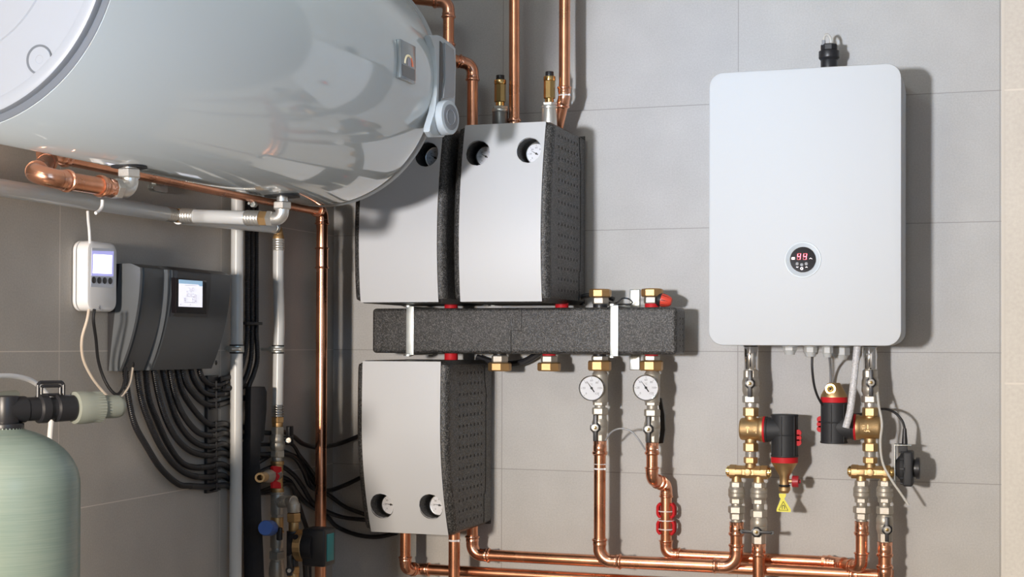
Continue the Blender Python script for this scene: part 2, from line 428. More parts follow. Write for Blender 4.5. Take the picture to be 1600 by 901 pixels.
PX = (CAM+ray(1564.5, 300)*((-1.95-CAM.y)/ray(1564.5, 300).y)).x
slab('wall_pier', (PX+.0032, -1.95, 0), (2.25, 0, RH), 'tile_pier')
o = slab('trim_1', (PX, -1.9502, 0), (PX+.0032, -1.93, RH), 'trim_grey')
# ================================================================== the back wall equipment
# ---- boiler
def rrect(w, h, r, n=8):
    q = []
    for cx, cz, a0 in ((w/2-r, h/2-r, 0), (-w/2+r, h/2-r, pi/2), (-w/2+r, -h/2+r, pi), (w/2-r, -h/2+r, 3*pi/2)):
        for k in range(n+1): a = a0+pi/2*k/n; q.append((cx+r*cos(a), cz+r*sin(a)))
    return q
def rloft(mb, cx, cz, rows, n=8):
    """rows: (y, w, h, r) loft of rounded rectangles along y"""
    vs = []; fs = []; m = None
    for y, w, h, r in rows:
        q = rrect(w, h, r, n); m = len(q); vs += [V((cx+a, y, cz+b)) for a, b in q]
    for i in range(len(rows)-1):
        for k in range(m): k2 = (k+1) % m; fs.append((i*m+k, i*m+k2, (i+1)*m+k2, (i+1)*m+k))
    fs.append(tuple(reversed(range(m)))); fs.append(tuple((len(rows)-1)*m+k for k in range(m)))
    return mb.add(vs, fs)
bd = .222
bl, br = B(1107.5, 300, bd), B(1408.5, 300, bd); bt, bb = B(1400, 98, bd).z, B(1300, 540, bd).z
bx, bz, bw, bh = (bl.x+br.x)/2, (bt+bb)/2, br.x-bl.x, bt-bb
boiler = thing('electric_boiler', 'white wall-hung electric boiler with rounded corners and round red-lit display', 'boiler', (bx, -.11, bb))
mb = MB(); rloft(mb, bx, bz, [(-.012, bw-.006, bh-.006, .030), (-.05, bw-.004, bh-.004, .030), (-.10, bw-.004, bh-.004, .031), (-.10, bw-.001, bh-.001, .032), (-bd+.004, bw, bh, .033), (-bd+.001, bw-.002, bh-.002, .032), (-bd, bw-.007, bh-.007, .030)])
mb.sharp = 40; mb.build('casing', 'boiler', boiler)
dc = B(1254.6, 405.5, bd); ds = S(dc)
mb = MB(); mb.lathe(dc+V((0, .001, 0)), (0, -1, 0), [(0, 28.6*ds), (.0022, 28.2*ds), (.0026, 26.5*ds), (.0022, 25.8*ds), (.0022, 22.5*ds), (.0008, 19.8*ds)], 64)
bz_ = mb.build('display_bezel', 'pale_pl', boiler); lab(bz_, 'grey round display bezel')
mb = MB(); mb.cyl(dc+V((0, -.0005, 0)), dc+V((0, -.0022, 0)), 19.9*ds, n=64); lab(mb.build('display', 'gloss_black', boiler), 'dark round display glass')
DY = V((0, -.0026, 0))
def seg7(mb_on, mb_off, c, w, h, on, sl=.12, t=.0013):
    X = X1; Z = V((sl, 0, 1))
    defs = {'a': ((-.5, 1), (.5, 1)), 'b': ((.5, 1), (.5, 0)), 'c': ((.5, 0), (.5, -1)), 'd': ((-.5, -1), (.5, -1)), 'e': ((-.5, -1), (-.5, 0)), 'f': ((-.5, 0), (-.5, 1)), 'g': ((-.5, 0), (.5, 0))}
    for k, (p, q) in defs.items():
        tgt = mb_on if k in on else mb_off
        P = c+X*p[0]*w+Z*p[1]*h/2; Q = c+X*q[0]*w+Z*q[1]*h/2; d = (Q-P); ln = d.length-.0006; d.normalize(); nrm = V((0, -1, 0)); sd = d.cross(nrm)
        tgt.box((P+Q)/2, (ln, .0003, t), (d, nrm, sd))
on, off = MB(), MB()
for px in (1248.6, 1258.0): seg7(on, off, B(px, 400.8, bd)+DY, 4.6*ds, 9.4*ds, 'fgbc')
lab(on.build('digit', 'red_led', boiler), 'glowing red 44 on the display'); off.build('unlit_segment', 'red_dim', boiler)
mb = MB(); mb.box(B(1239.6, 403.6, bd)+DY, (5*ds, .0003, 3.4*ds), bev=.0001)
mb.tube([B(1265, 404.5, bd)+DY, B(1266.5, 403, bd)+DY, B(1268.5, 404, bd)+DY, B(1269, 404.8, bd)+DY], .0005, 6)
mb.tube([B(1244.5, 416.6, bd)+DY, B(1246, 417.8, bd)+DY, B(1247.6, 416.6, bd)+DY], .0006, 6)
mb.tube([B(1258.8, 417.8, bd)+DY, B(1260.3, 416.6, bd)+DY, B(1261.9, 417.8, bd)+DY], .0006, 6)
mb.ring(B(1253, 419.4, bd)+DY, Y1, .0024, .0007, 20, 6); mb.build('display_icon', 'white_led', boiler)
for px, py in ((1245.8, 412), (1253, 413.5), (1260, 412)):
    mb = MB(); p = B(px, py, bd); mb.lathe(p+V((0, -.002, 0)), (0, -1, 0), [(0, 2.7*ds), (.0012, 2.5*ds), (.0016, 1.8*ds)], 20); mb.build('button', 'grey_cable', boiler)
# bottom cable glands
for px, w, y0, y1, d in ((1234, 22, 538, 554, .15), (1266.5, 20, 538, 557, .15), (1293, 17, 538, 558, .15), (1314, 27, 538, 561.5, .09), (1274, 11, 538, 553, .08)):
    st = Stack(B(px, 545, d)); mb = MB(); st.seg(mb, 'cyl', y0, y0+4, w*1.05); st.seg(mb, 'hex', y0+4, y1-6, w); st.seg(mb, 'cone', y1-6, y1, w*.86, w*.68); mb.build('cable_gland', 'grey_gland', boiler)
# top outlet
st = Stack(B(1295.5, 90, .07)); t = thing('drain_adapter', 'black plastic pipe adapter with ribbed collar standing on top of the boiler', 'pipe fitting', st.p(112))
mb = MB(); st.seg(mb, 'cyl', 94, 114, 26); st.seg(mb, 'cone', 91, 94.5, 32, 26); st.seg(mb, 'cyl', 80, 91.3, 32); mb.build('body', 'black_pl', t)
mb = MB(); st.seg(mb, 'oct', 69.5, 80, 26); mb.build('cap', 'black_pl', t)
q = st.s; c0 = st.p(70); 
mb = MB(); mb.cyl(c0+V((-7.6*q, -6*q, -.002)), c0+V((-7.6*q, -6*q, 6.5*q)), 2.9*q, bev=.0006, n=20); mb.build('hose_clip', 'grey_cable', t)
mb = MB(); mb.tube(smooth([c0+V((-7.6*q, -6*q, 5*q)), c0+V((-7*q, -6*q, 12*q)), c0+V((-2.5*q, -5*q, 15.2*q)), c0+V((2*q, -3*q, 10*q)), c0+V((4*q, -3*q, -.001))], .002), 2.2*q, 12); lab(mb.build('hose_loop', 'clear', t), 'clear hose loop')

# ---- ball valve helper
def lever(parent, st, py, px, d_front, horiz=False, ln0=17, ln1=17, hub='chrome'):
    """T lever on the front of a valve: hub at (px,py)"""
    s = st.s; fwd = V((sin(.25), -cos(.25), 0)); c = st.p(py)+fwd*d_front
    c = c+X1*((px-st.px)*s)
    mb = MB(); mb.cyl(c-fwd*.014, c-fwd*.002, 4.2*s, n=20)
    mb.lathe(c-fwd*.003, fwd, [(0, 8.2*s), (.0052, 8.6*s), (.0058, 7.8*s)], 8, pi/8)
    if horiz: mb.box(c+X1*((ln1-ln0)/2*s)+fwd*.001, ((ln0+ln1)*s, .0055, 4.6*s), bev=.001)
    else: mb.box(c+UP*((ln0-ln1)/2*s)+fwd*.001, (6.0*s, .0055, (ln0+ln1)*s), bev=.001)
    if horiz:
        for e in (-ln0, ln1): mb.cyl(c+X1*e*s+V((0, -.003, 0)), c+X1*e*s+V((0, .004, 0)), 3.4*s, n=16)
    h = mb.build('handle', 'black_pl', parent); lab(h, 'black T handle')
    mb = MB(); mb.lathe(c+fwd*.0022, fwd, [(0, 5.6*s), (.003, 5.3*s), (.0033, 3.6*s)], 16); mb.build('hub', 'nickel_bright', h)
    mb = MB(); mb.hexn(c+fwd*.005, c+fwd*.0064, 2.7*s); mb.build('screw', 'brass_polished', h)
def tick_ring(mb, c, X, Z, fwd, r): pass
def dial(parent, c, fwd, r, ang=-35, glare=False, thick=.012, num=True, tail=True):
    X = V((0, 0, 1)).cross(fwd); X = -X if X.dot(X1) < 0 else X; X.normalize(); Z = UP
    X = (X - fwd*X.dot(fwd)).normalized(); fwd = V(fwd).normalized()
    t = parent
    mb = MB(); mb.lathe(c-fwd*thick, fwd, [(0, r*.93), (thick*.3, r*.95), (thick, r), (thick+.0022, r*1.0), (thick+.003, r*.96), (thick+.0022, r*.91), (thick+.0005, r*.905)], 48)
    case = lab(mb.build('dial_case', 'chrome', t), 'chrome dial case')
    mb = MB(); mb.lathe(c+fwd*.0006, fwd, [(0, r*.91), (.0005, r*.91)], 48); mb.build('dial_face', 'dial', t)
    mb = MB(); f0 = c+fwd*.0013
    for i in range(7):
        a = radians(225-45*i); p = X*cos(a)+Z*sin(a)
        mb.box(f0+p*r*.80, (r*.12, .0002, r*.025), (p, fwd, p.cross(fwd)))
        if num: mb.text(str(20*i), f0+p*r*.60, r*.23, X, Z, .0001)
    if num: mb.text('°C', f0+Z*r*.30, r*.2, X, Z, .0001)
    mb.build('scale_marks', 'ink_grey', t)
    a = radians(90-ang); p = X*cos(a)+Z*sin(a)
    mb = MB(); w = p.cross(fwd); mb.prism([f0+fwd*.0006+p*r*.72, f0+fwd*.0006-p*r*.12+w*r*.05, f0+fwd*.0006-p*r*.12-w*r*.05], fwd*.0003)
    mb.box(f0+fwd*.0007-p*r*.22, (r*.32, .0003, r*.085), (p, fwd, w)); mb.cyl(f0+fwd*.0004, f0+fwd*.0014, r*.10, n=20); mb.build('needle', 'ink', t)

# ---- pipe stacks under the boiler
def under_boiler(px, d, ybase, left):
    side = 'left' if left else 'right'
    st = Stack(B(px, 650, d)); st.px = px; s = st.s
    t = thing('chrome_pipe', f'short shiny chrome pipe leaving the {side} end of the boiler underside', 'pipe', st.p(576), 'chrome pipes under the boiler')
    mb = MB(); st.seg(mb, 'cyl', 541, 576.5, 21); mb.build('pipe', 'chrome', t)
    mb = MB(); st.seg(mb, 'cyl', 536, 541.5, 22.5); mb.build('collar', 'black_pl', t)
    t = thing('ball_valve', f'nickel ball valve with black T handle at the foot of the {side} chrome pipe', 'valve', st.p(636), 'ball valves under the chrome pipes')
    mb = MB(); st.seg(mb, 'cyl', 574, 579, 19); st.seg(mb, 'hex', 577.5, 590, 23.5); st.seg(mb, 'bulge', 589, 616.5, 26.5); st.seg(mb, 'cyl', 614, 619, 22); mb.build('body', 'nickel', t)
    mb = MB(); st.seg(mb, 'hex', 617.5, 629, 26.5); mb.build('union_nut', 'nickel', t)
    mb = MB(); st.seg(mb, 'cyl', 628, 637, 18); mb.build('tailpiece', 'nickel_bright', t)
    lever(t, st, 598.5 if left else 597, px-(3 if left else 1.5), 15.5*s, ln0=20, ln1=21)
    return st
stL = under_boiler(1173, .10, 0, True); stR = under_boiler(1359.5, .10, 0, False)

def mag_filter(st, flip):
    """brass tee with a black magnetic dirt filter on its side"""
    s = st.s; sg = -1 if flip else 1     # direction of the filter along +x
    name = 'magnetic_filter'
    t = thing(name, 'brass and black filter with its cone end up, crossed by a braided hose' if flip else 'brass filter with black housing hanging cone end down, red drain knob and yellow tag', 'filter', st.p(714), 'magnetic dirt filters')
    mb = MB(); zc = st.p(670 if not flip else 667.5); z0 = st.p(0).z
    st.seg(mb, 'hex', 636, 650, 24.5); st.seg(mb, 'cyl', 649, 658, 18.5); mb.build('coupling', 'brass', t)
    mb = MB(); st.seg(mb, 'cyl', 684, 692.5, 18); st.seg(mb, 'hex', 691.5, 705, 23.5); mb.build('coupling', 'brass', t)
    R = 17.6*s; x0 = -16.5*s; x1 = (20 if not flip else 21)*s
    mb = MB(); mb.lathe(zc+X1*sg*x0, X1*sg, [(0, R*.80), (1.2*s, R*.93), (4*s, R), (x1-x0-8*s, R), (x1-x0-6*s, R*1.06), (x1-x0-3*s, R*1.13), (x1-x0, R*1.13), (x1-x0, R*.9)], 48)
    fw = zc+V((0, -R, 0))
    if not flip: up = UP
    else: up = -UP
    # cast arrow and size mark
    A = fw+X1*(-2*s)+V((0, -.0001, 0))
    mb.box(A, (1.2*s, .0012, 11*s)); mb.box(A+up*4*s+X1*1.3*s, (1.2*s, .0012, 5*s), (V((cos(.7), 0, sin(.7)*1)), Y1, V((-sin(.7), 0, cos(.7))))); mb.box(A+up*4*s-X1*1.3*s, (1.2*s, .0012, 5*s), (V((cos(.7), 0, -sin(.7))), Y1, V((sin(.7), 0, cos(.7)))))
    mb.build('brass_body', 'brass', t)
    mb = MB(); mb.text('1¼"', fw+X1*sg*9*s+V((0, .0004, 0)), 6.5*s, -UP, X1, .0004); mb.build('cast_mark', 'brass', t)
    mb = MB(); mb.lathe(zc+X1*sg*x1, X1*sg, [(0, R*1.12), (0, R*1.16), (3.2*s, R*1.16), (3.2*s, R)], 48); lab(mb.build('seal_ring', 'red', t), 'red seal ring')
    # black neck and housing
    cx = (52.5 if not flip else -55.5)*s; ax = zc+X1*cx
    za, zb = (st.z(712), st.z(646)) if not flip else (st.z(693.5), st.z(629))
    mb = MB(); xn = x1+3*s
    mb.lathe(zc+X1*sg*xn, X1*sg, [(0, R*1.12), (3*s, R*1.14), (4*s, R*1.08), (abs(cx)-xn, R*1.08)], 40)
    rr = 21.2*s; a = V((ax.x, ax.y, za)); h = zb-za
    mb.lathe(a, UP, [(0, rr*.95), (0.001, rr), (3*s, rr), (3*s, rr*.93), (h-3*s, rr*.93), (h-3*s, rr), (h-.001, rr), (h, rr*.96)], 48)
    for k in range(6):
        th = 2*pi*k/6+.42; mb.box(a+UP*h/2+V((cos(th), sin(th), 0))*rr*.95, (.0035, .0022, h*.96), (V((cos(th), sin(th), 0)), V((-sin(th), cos(th), 0)), UP), bev=.0008)
    mb.ring(a+UP*h*.52, UP, rr*.93, .0016, 40, 8)
    mb.build('housing', 'black_matte', t)
    mb = MB(); hx = a+UP*h*.46+X1*sg*(rr+.001)
    for k in range(3): mb.cyl(hx-X1*sg*.001+UP*(k-1)*7.5*s+V((0, .006, 0)), hx-X1*sg*.001+UP*(k-1)*7.5*s+V((0, -.006, 0)), 5.0*s, n=18)
    lab(mb.build('clip', 'red', t), 'red scalloped clip')
    if not flip:
        mb = MB(); b0 = V((ax.x, ax.y, st.z(720.5))); mb.lathe(b0, UP, [(0, rr*.98), (V((0, 0, za)).z-b0.z, rr*.98)], 40); lab(mb.build('lower_ring', 'red', t), 'red ring')
        zs = [st.z(y) for y in (768, 764, 759, 758.5, 753.5, 742, 720.5)]
        rs = [6*s, 8.8*s, 9*s, 7*s, 7.4*s, 7.6*s, 20.3*s]
        mb = MB(); mb.lathe(V((ax.x, ax.y, zs[0]))+X1*0, UP, [(z-zs[0], r) for z, r in zip(zs, rs)], 40); mb.build('cone', 'brass', t)
        mb = MB(); mb.ring(V((ax.x, ax.y, st.z(756.5))), UP, 7.3*s, 1.7*s, 28, 8); mb.build('seal', 'black_rub', t)
        k0 = V((ax.x, ax.y, st.z(749.5))); mb = MB(); mb.cyl(k0, k0+X1*13.5*s, 3.4*s); mb.build('spigot', 'brass', t)
        mb = MB(); k0 += X1*12*s; mb.lathe(k0, X1, [(0, 8.4*s), (.5*s, 9.1*s), (9.5*s, 9.1*s), (10*s, 8.6*s)], 14); mb.lathe(k0+X1*10*s, X1, [(0, 3.6*s), (3*s, 2.6*s)], 14); lab(mb.build('drain_knob', 'darkred', t), 'dark red ribbed drain knob')
    else:
        b0 = V((ax.x, ax.y, zb)); b1 = st.z(620.7); mb = MB(); mb.lathe(b0, UP, [(0, rr*.98), (b1-zb, rr*.98)], 40); lab(mb.build('upper_ring', 'red', t), 'red ring')
        b2 = st.z(598.6); mb = MB(); mb.lathe(V((ax.x, ax.y, b1)), UP, [(0, rr*.96), ((b2-b1)*.12, rr*.96), ((b2-b1)*.92, 10.5*s), (b2-b1, 9*s)], 40)
        mb.build('cone', 'brass', t)
        cc = V((ax.x-3.5*s, ax.y, st.z(607.6))); fw = V((0, -1, 0)); mb = MB(); mb.lathe(cc, fw, [(0, 8.6*s), (17*s, 8.6*s), (18*s, 8.2*s), (18*s, 5.5*s), (17*s, 5*s), (17.5*s, 3.6*s), (17*s, 2.4*s)], 32); vv = mb.build('drain_plug', 'brass_polished', t)
        mb = MB(); mb.cyl(cc+fw*16.8*s, cc+fw*17.6*s, 1.9*s, n=16); mb.build('plug_hole', 'hole', t)
    return ax, t
axA, fA = mag_filter(stL, False); axB, fB = mag_filter(stR, True)
# yellow tag
sA = stL.s; tp = V((axA.x-1*sA, axA.y-11*sA, stL.z(768)))
t = thing('warning_tag', 'yellow triangular magnet warning tag hanging below the downward filter', 'tag', tp+V((0, 0, -28*sA)))
P = lambda x, z: tp+V((x*sA, 0, z*sA))
mb = MB(); mb.prism([P(-6, 0), P(-5.5, -5), P(-3, -8), P(-9.5, -24), P(-9.5, -28), P(12, -28), P(12.4, -24), P(2.2, -8), P(4.5, -4), P(5, 0)], V((0, .0008, 0))); mb.build('card', 'yellow', t)
mb = MB(); f_ = V((0, -.0003, 0)); tri = [P(.8, -12)+f_, P(8, -25.5)+f_, P(-6.2, -25.5)+f_]
for i in range(3): mb.tube([tri[i], tri[(i+1) % 3]], .0006, 6)
mb.tube(smooth([P(-1, -23.5)+f_, P(-1, -19.5)+f_, P(.9, -17.8)+f_, P(2.7, -19.5)+f_, P(2.7, -23.5)+f_], .001), .0009, 6); mb.build('magnet_symbol', 'ink', t)

def h_manifold(st, left):
    s = st.s; side = 'left' if left else 'right'
    t = thing('brass_manifold', f'two-outlet brass manifold below the {"downward" if left else "upward"} filter', 'manifold', st.p(749), 'brass manifolds')
    mb = MB(); st.seg(mb, 'thread', 704.5, 714.5, 18); mb.build('nipple', 'nickel_bright', t)
    mb = MB(); st.seg(mb, 'hex', 713.5, 723.5, 22); mb.build('nut', 'brass_nut', t)
    mb = MB(); st.seg(mb, 'cone', 722, 730, 15, 19)
    c = st.p(737)+X1*(-3*s if left else 1*s)
    mb.lathe(c-X1*30*s, X1, [(0, 10*s), (1*s, 11.5*s), (10*s, 11.5*s), (11.5*s, 10.6*s), (24*s, 10.2*s), (36*s, 10.2*s), (48.5*s, 10.6*s), (50*s, 11.5*s), (59*s, 11.5*s), (60*s, 10*s)], 8, pi/8)
    mb.cyl(c, c+V((0, -12.5*s, 0)), 5.4*s, bev=.0006)
    for e in (-19, 19): mb.box(c+X1*e*s+V((0, -10.6*s, -.2*s)), (20*s, 2.4*s, 7.5*s), bev=.0008)
    for e in (-22.5, 14.5 if left else 25): pass
    ex = (-22, 12.8) if left else (-13.5, 23)
    for e in ex:
        p = V((st.P.x+e*s, st.P.y, st.z(755))); mb.lathe(p, UP, [(0, 8.3*s), (9*s, 7.2*s), (16*s, 7.2*s)], 28)
    mb.sharp = 25; mb.build('body', 'brass', t)
    for e, sgn in ((-30, -1), (30, 1)):
        mb = MB(); mb.lathe(c+X1*e*s, X1*sgn, [(0, 8.6*s), (3*s, 8.6*s), (3.6*s, 8*s)], 32); mb.lathe(c+X1*e*s, X1*sgn, [(0, 6*s), (5*s, 6*s), (5.4*s, 5.4*s)], 8); mb.build('end_plug', 'brass_polished', t)
    return ex
exL = h_manifold(stL, True); exR = h_manifold(stR, False)
def check_valve(px, d, y, where):
    """y rows: hex top, body top, body bottom, hex bottom, neck bottom, nut bottom, tail bottom"""
    st = Stack(B(px, 780, d)); st.px = px
    t = thing('union_valve', where, 'valve', st.p(y[6]), 'nickel union valves below the brass manifolds')
    mb = MB(); st.seg(mb, 'hex', y[0], y[1]+.5, 21.5); st.seg(mb, 'bulge', y[1]-.5, y[2]+.5, 26); st.seg(mb, 'hex', y[2], y[3], 21.5); st.seg(mb, 'cyl', y[3]-1, y[4]+1, 16.5); mb.build('body', 'nickel', t)
    mb = MB(); st.seg(mb, 'hex', y[4], y[5], 26.5); mb.build('union_nut', 'nickel', t)
    return st, t
X_L1, X_L2 = 1150.8, 1185.6; X_R1, X_R2 = 1346.3, 1382.6
vL1, t1 = check_valve(X_L1, .10, (752, 760.5, 777.5, 786.5, 790, 801.5, 814), 'nickel union valve above the elbow, left outlet of the left brass manifold')
vL2, t2 = check_valve(X_L2, .10, (753, 761.5, 779, 787, 796, 808, 809), 'nickel union valve above the sideways T handle, second outlet of left manifold')
vR1, t3 = check_valve(X_R1, .10, (750.5, 759, 777.5, 785, 790.5, 801.5, 813), 'nickel union valve above an elbow, left outlet of the right brass manifold')
vR2, t4 = check_valve(X_R2, .10, (750.5, 759, 777.5, 785, 790.5, 803, 804), 'nickel union valve with upright T handle valve below, rightmost manifold outlet')
for st, t in ((vL1, t1), (vR1, t3)):
    mb = MB(); st.seg(mb, 'hex', 801, 811.5, 21.5); st.seg(mb, 'cyl', 811, 816, 17); mb.build('tailpiece', 'nickel', t)
def low_valve(st, y0, y1, y2, hubpx, huby, horiz, label):
    t = thing('ball_valve', label, 'valve', st.p(y2))
    mb = MB(); st.seg(mb, 'bulge', y0, y1, 26); st.seg(mb, 'hex', y1-1, y2, 21.5); mb.build('body', 'nickel', t)
    lever(t, st, huby, hubpx, 15*st.s, horiz, 19 if not horiz else 22, 19 if not horiz else 24)
low_valve(vL2, 807.5, 835, 849.5, 1180.5, 829, True, 'nickel ball valve with black T handle turned sideways')
low_valve(vR2, 803.5, 833, 847, 1383, 825, False, 'nickel ball valve with upright T handle above the rightmost copper tee')

# ---- EPP manifold with nuts
dm = .11
mz0, mz1 = B(820, 552.5, .165).z, B(820, 480.5, .165).z
ml, mr = B(581, 516, .165).x, B(1057, 516, .165).x
man = thing('foam_manifold', 'long black speckled foam-insulated header running under the upper pump stations', 'manifold', ((ml+mr)/2, -.11, mz0))
mb = MB(); mb.box(((ml+mr)/2, -.1125, (mz0+mz1)/2), (mr-ml, .105, mz1-mz0), bev=.009, seg=4)
mb.m = 1
yf = -.1652
for (x0, y0, x1, y1) in ((814.5, 482, 815.5, 516), (798, 515.5, 815.5, 516.5), (798, 516, 799, 552)):
    a, b = B(x0, y0, .165), B(x1, y1, .165); mb.box(((a.x+b.x)/2, yf, (a.z+b.z)/2), (max(abs(b.x-a.x), .0014), .0006, max(abs(a.z-b.z), .0014)))
mb.box((mr+.0001, -.085, (mz0+mz1)/2-.01), (.0006, .0015, mz1-mz0-.03)); 
for i in range(2):
    for k in range(6): mb.box((mr+.0001, -.125+.03*i, mz0+.02+k*.013), (.0008, .003, .004))
mb.build('insulation', ['epp', 'hole'], man)
for px in (638, 957):
    p = B(px+3, 516, .166); w = 13*S(p); mb = MB()
    mb.box((p.x, -.167, (mz0+mz1)/2), (w, .003, mz1-mz0+.004), bev=.0008); mb.box((p.x, -.105, mz1+.003), (w, .127, .003), bev=.0008); mb.box((p.x, -.105, mz0-.003), (w, .127, .003), bev=.0008)
    b = mb.build('bracket', 'zinc', man)
    for z, sg in ((mz1+.004, 1), (mz0-.004, -1)):
        q = V((p.x-w*.35, -.158, z)); mb = MB(); mb.cyl(q-UP*sg*.001, q+UP*sg*.0025, .0125, n=28); mb.hexn(q+UP*sg*.002, q+UP*sg*.0045, .0075); mb.hexn(q-UP*sg*.006, q, .007); mb.build('bolt', 'zinc', b)
for py0, py1 in ((452, 482), (550, 578)):
    a, b = B(984, py0, .004), B(1000, py1, .004); mb = MB(); mb.box(((a.x+b.x)/2, -.004, (a.z+b.z)/2), (b.x-a.x, .006, abs(a.z-b.z)), bev=.002)
    br_ = lab(mb.build('wall_bracket', 'zinc', man), 'zinc bracket foot on the wall'); yy = 458.5 if py0 < 500 else 567
    c = B(992, yy, .007); mb = MB(); mb.cyl(c, c+V((0, -.002, 0)), .0085, n=24); mb.hexn(c+V((0, -.002, 0)), c+V((0, -.006, 0)), .0062); mb.build('screw', 'nickel_bright', br_)
def port(px, ys, lbl, ring='red', up=False, w=36.0, mt='brass_nut'):
    """ys: ring/stem top, grey hex top, brass top, brass bottom"""
    st = Stack(B(px, ys[0], dm)); st.px = px
    t = thing('union_nut', lbl, 'nut', st.p(max(ys)), 'brass union nuts on the header')
    mb = MB()
    if up: st.seg(mb, 'cyl', ys[1], 484, 23)
    else: st.seg(mb, 'cyl', 549, ys[1]+1, 21)
    mb.build('stem', ring, t)
    mb = MB()
    if up: st.seg(mb, 'hex', ys[2], ys[1], 27); 
    else: st.seg(mb, 'hex', ys[1], ys[2], 27)
    mb.build('hex_adapter', 'nickel', t)
    mb = MB()
    if up: st.seg(mb, 'oct', ys[3], ys[2], w)
    else: st.seg(mb, 'oct', ys[2], ys[3], w)
    if up: st.seg(mb, 'cyl', ys[3]-.4, ys[3]+2, w*.8)
    mb.build('nut', mt, t); return st, t
port(781, (552, 555, 566, 579.5), 'brass union nut under the header just right of the lower pump station', 'black_pl')
port(858, (552, 555.5, 566, 579.5), 'brass union nut under the header with red stem and nothing connected below')
s3, t3_ = port(937, (552, 556, 563, 579), 'brass union nut above the left thermometer', 'black_pl')
s4, t4_ = port(1018, (552, 555.5, 563, 579), 'brass union nut with red stem above the right thermometer')
port(938, (478, 475, 464.5, 451.7), 'brass union nut on top of the header near its bright metal bracket', 'black_pl', True, 34.5)
port(1019, (478, 474, 463.5, 451), 'brass union nut on top of the header beside the red and black knob', 'red', True, 34.5)
# red/black vent knob
c = B(1032, 468, .115); s = S(c); ax_ = V((1, .12, .0)).normalized()
t = thing('vent_knob', 'small red and black knob lying on the header beside the last top nut', 'knob', c)
dx = V((cos(.2), 0, -sin(.2)))
mb = MB(); mb.lathe(c-dx*8*s, dx, [(0, 6*s), (2*s, 9*s), (5*s, 10.4*s), (10*s, 10.6*s)], 32); mb.build('cap', 'black_pl', t)
mb = MB(); mb.lathe(c+dx*2*s, dx, [(0, 10.4*s), (3*s, 10.2*s), (8*s, 9.4*s), (13*s, 7.6*s), (16*s, 5*s)], 32)
mb.m = 1
for k in range(8): th = 2*pi*k/8; a_, b_, _ = frame(dx); q = a_*cos(th)+b_*sin(th); mb.tube([c+dx*3*s+q*10.3*s, c+dx*8*s+q*9.6*s, c+dx*13*s+q*7.8*s], .6*s, 6)
mb.build('grip', ['orange_red', 'black_pl'], t)
cable('sensor_wire', 'thin black wire looping over the header beside the bright bracket', 'wire', [B(920, 462, .07), B(945, 470, .09), B(957, 474, .12), B(965, 472, .13), B(972, 466, .13), B(983, 467, .12), B(988, 474, .12), B(970, 475.5, .12), B(955, 476, .1)], .0018, 'black_rub')
# ---- red/black rings of pump station ports
# ---- the thermometer valves
def thermo(px, stp, cyl, dialc, dr, nut, hub, yb, label, glare):
    st = Stack(B(px, 640, dm)); st.px = px; s = st.s
    t = thing('thermometer_valve', label[0], 'thermometer', st.p(cyl[2]), 'thermometers below the header')
    mb = MB(); st.seg(mb, 'cyl', cyl[0], cyl[0]+6, 20, 25); st.seg(mb, 'cyl', cyl[0]+5, cyl[1], 24); st.seg(mb, 'hex', cyl[1]-1, cyl[1]+4.5, 23); st.seg(mb, 'cyl', cyl[1]+4, nut[0]+1, 17); mb.build('sensor_body', 'nickel', t)
    c = st.p(dialc[1]); fwd = V((.30, -.954, 0)); c = c+X1*((dialc[0]-px)*s*1.02)+V((0, -18*s, 0))
    # keep the dial in line with the picture column after moving it forward
    c = c+X1*(-18*s*.33)+V((10.0*s*0, 0, 0))
    c = c+X1*((dialc[0]-(800+F*(RM.transposed() @ (c-CAM)).x/(RM.transposed() @ (c-CAM)).y))*s)
    mb = MB(); a = V((st.P.x, st.P.y, c.z)); mb.cyl(a, c-fwd*.008, 5*s); mb.build('stem', 'nickel', t)
    dial(t, c, fwd, dr*s, -35)
    t2 = thing('ball_valve', label[1], 'valve', st.p(yb))
    mb = MB(); st.seg(mb, 'hex', nut[0], nut[1], 26); mb.build('union_nut', 'nickel', t2)
    mb = MB(); st.seg(mb, 'hex', nut[1]-.5, nut[1]+8, 22); st.seg(mb, 'bulge', nut[1]+6, yb-10, 24.5); st.seg(mb, 'hex', yb-12, yb, 22); mb.build('body', 'nickel', t2)
    lever(t2, st, hub[1], hub[0], 15*s, ln0=20, ln1=21)
    return st
T1 = thermo(937.5, s3, (579, 628.5, 690), (924.6, 605.7), 19.8, (636.5, 647.5), (930, 667), 689, ('round white dial thermometer with chrome rim, left of the pair', 'nickel ball valve with black T handle under the left thermometer'), False)
T2 = thermo(1019, s4, (579, 628.5, 690), (1009.3, 605), 20.3, (639, 650), (1012.6, 669.5), 691, ('round white dial thermometer with chrome rim, right of the pair', 'nickel ball valve with black T handle under the right thermometer'), True)
mb = MB(); pl = [B(x, y, .07) for x, y in ((1027, 620), (1033, 622), (1038, 648), (1039, 672), (1036, 692), (1029, 693), (1032, 668), (1031, 645))]
mb.prism(pl, V((0, .012, 0)), .001); tag(mb.build('valve_lever', 'black_pl'), 'long curved black plastic lever behind the right thermometer valve', 'lever')
cable('grey_strap', 'thin grey wire arching between the two thermometer valves', 'wire', [B(946.5, 687, .12), B(953, 677, .13), B(963, 670.5, .135), B(975, 669.5, .135), B(988, 675, .135), B(999, 688, .135), B(1008, 702, .13)], .0022, 'grey_cable')

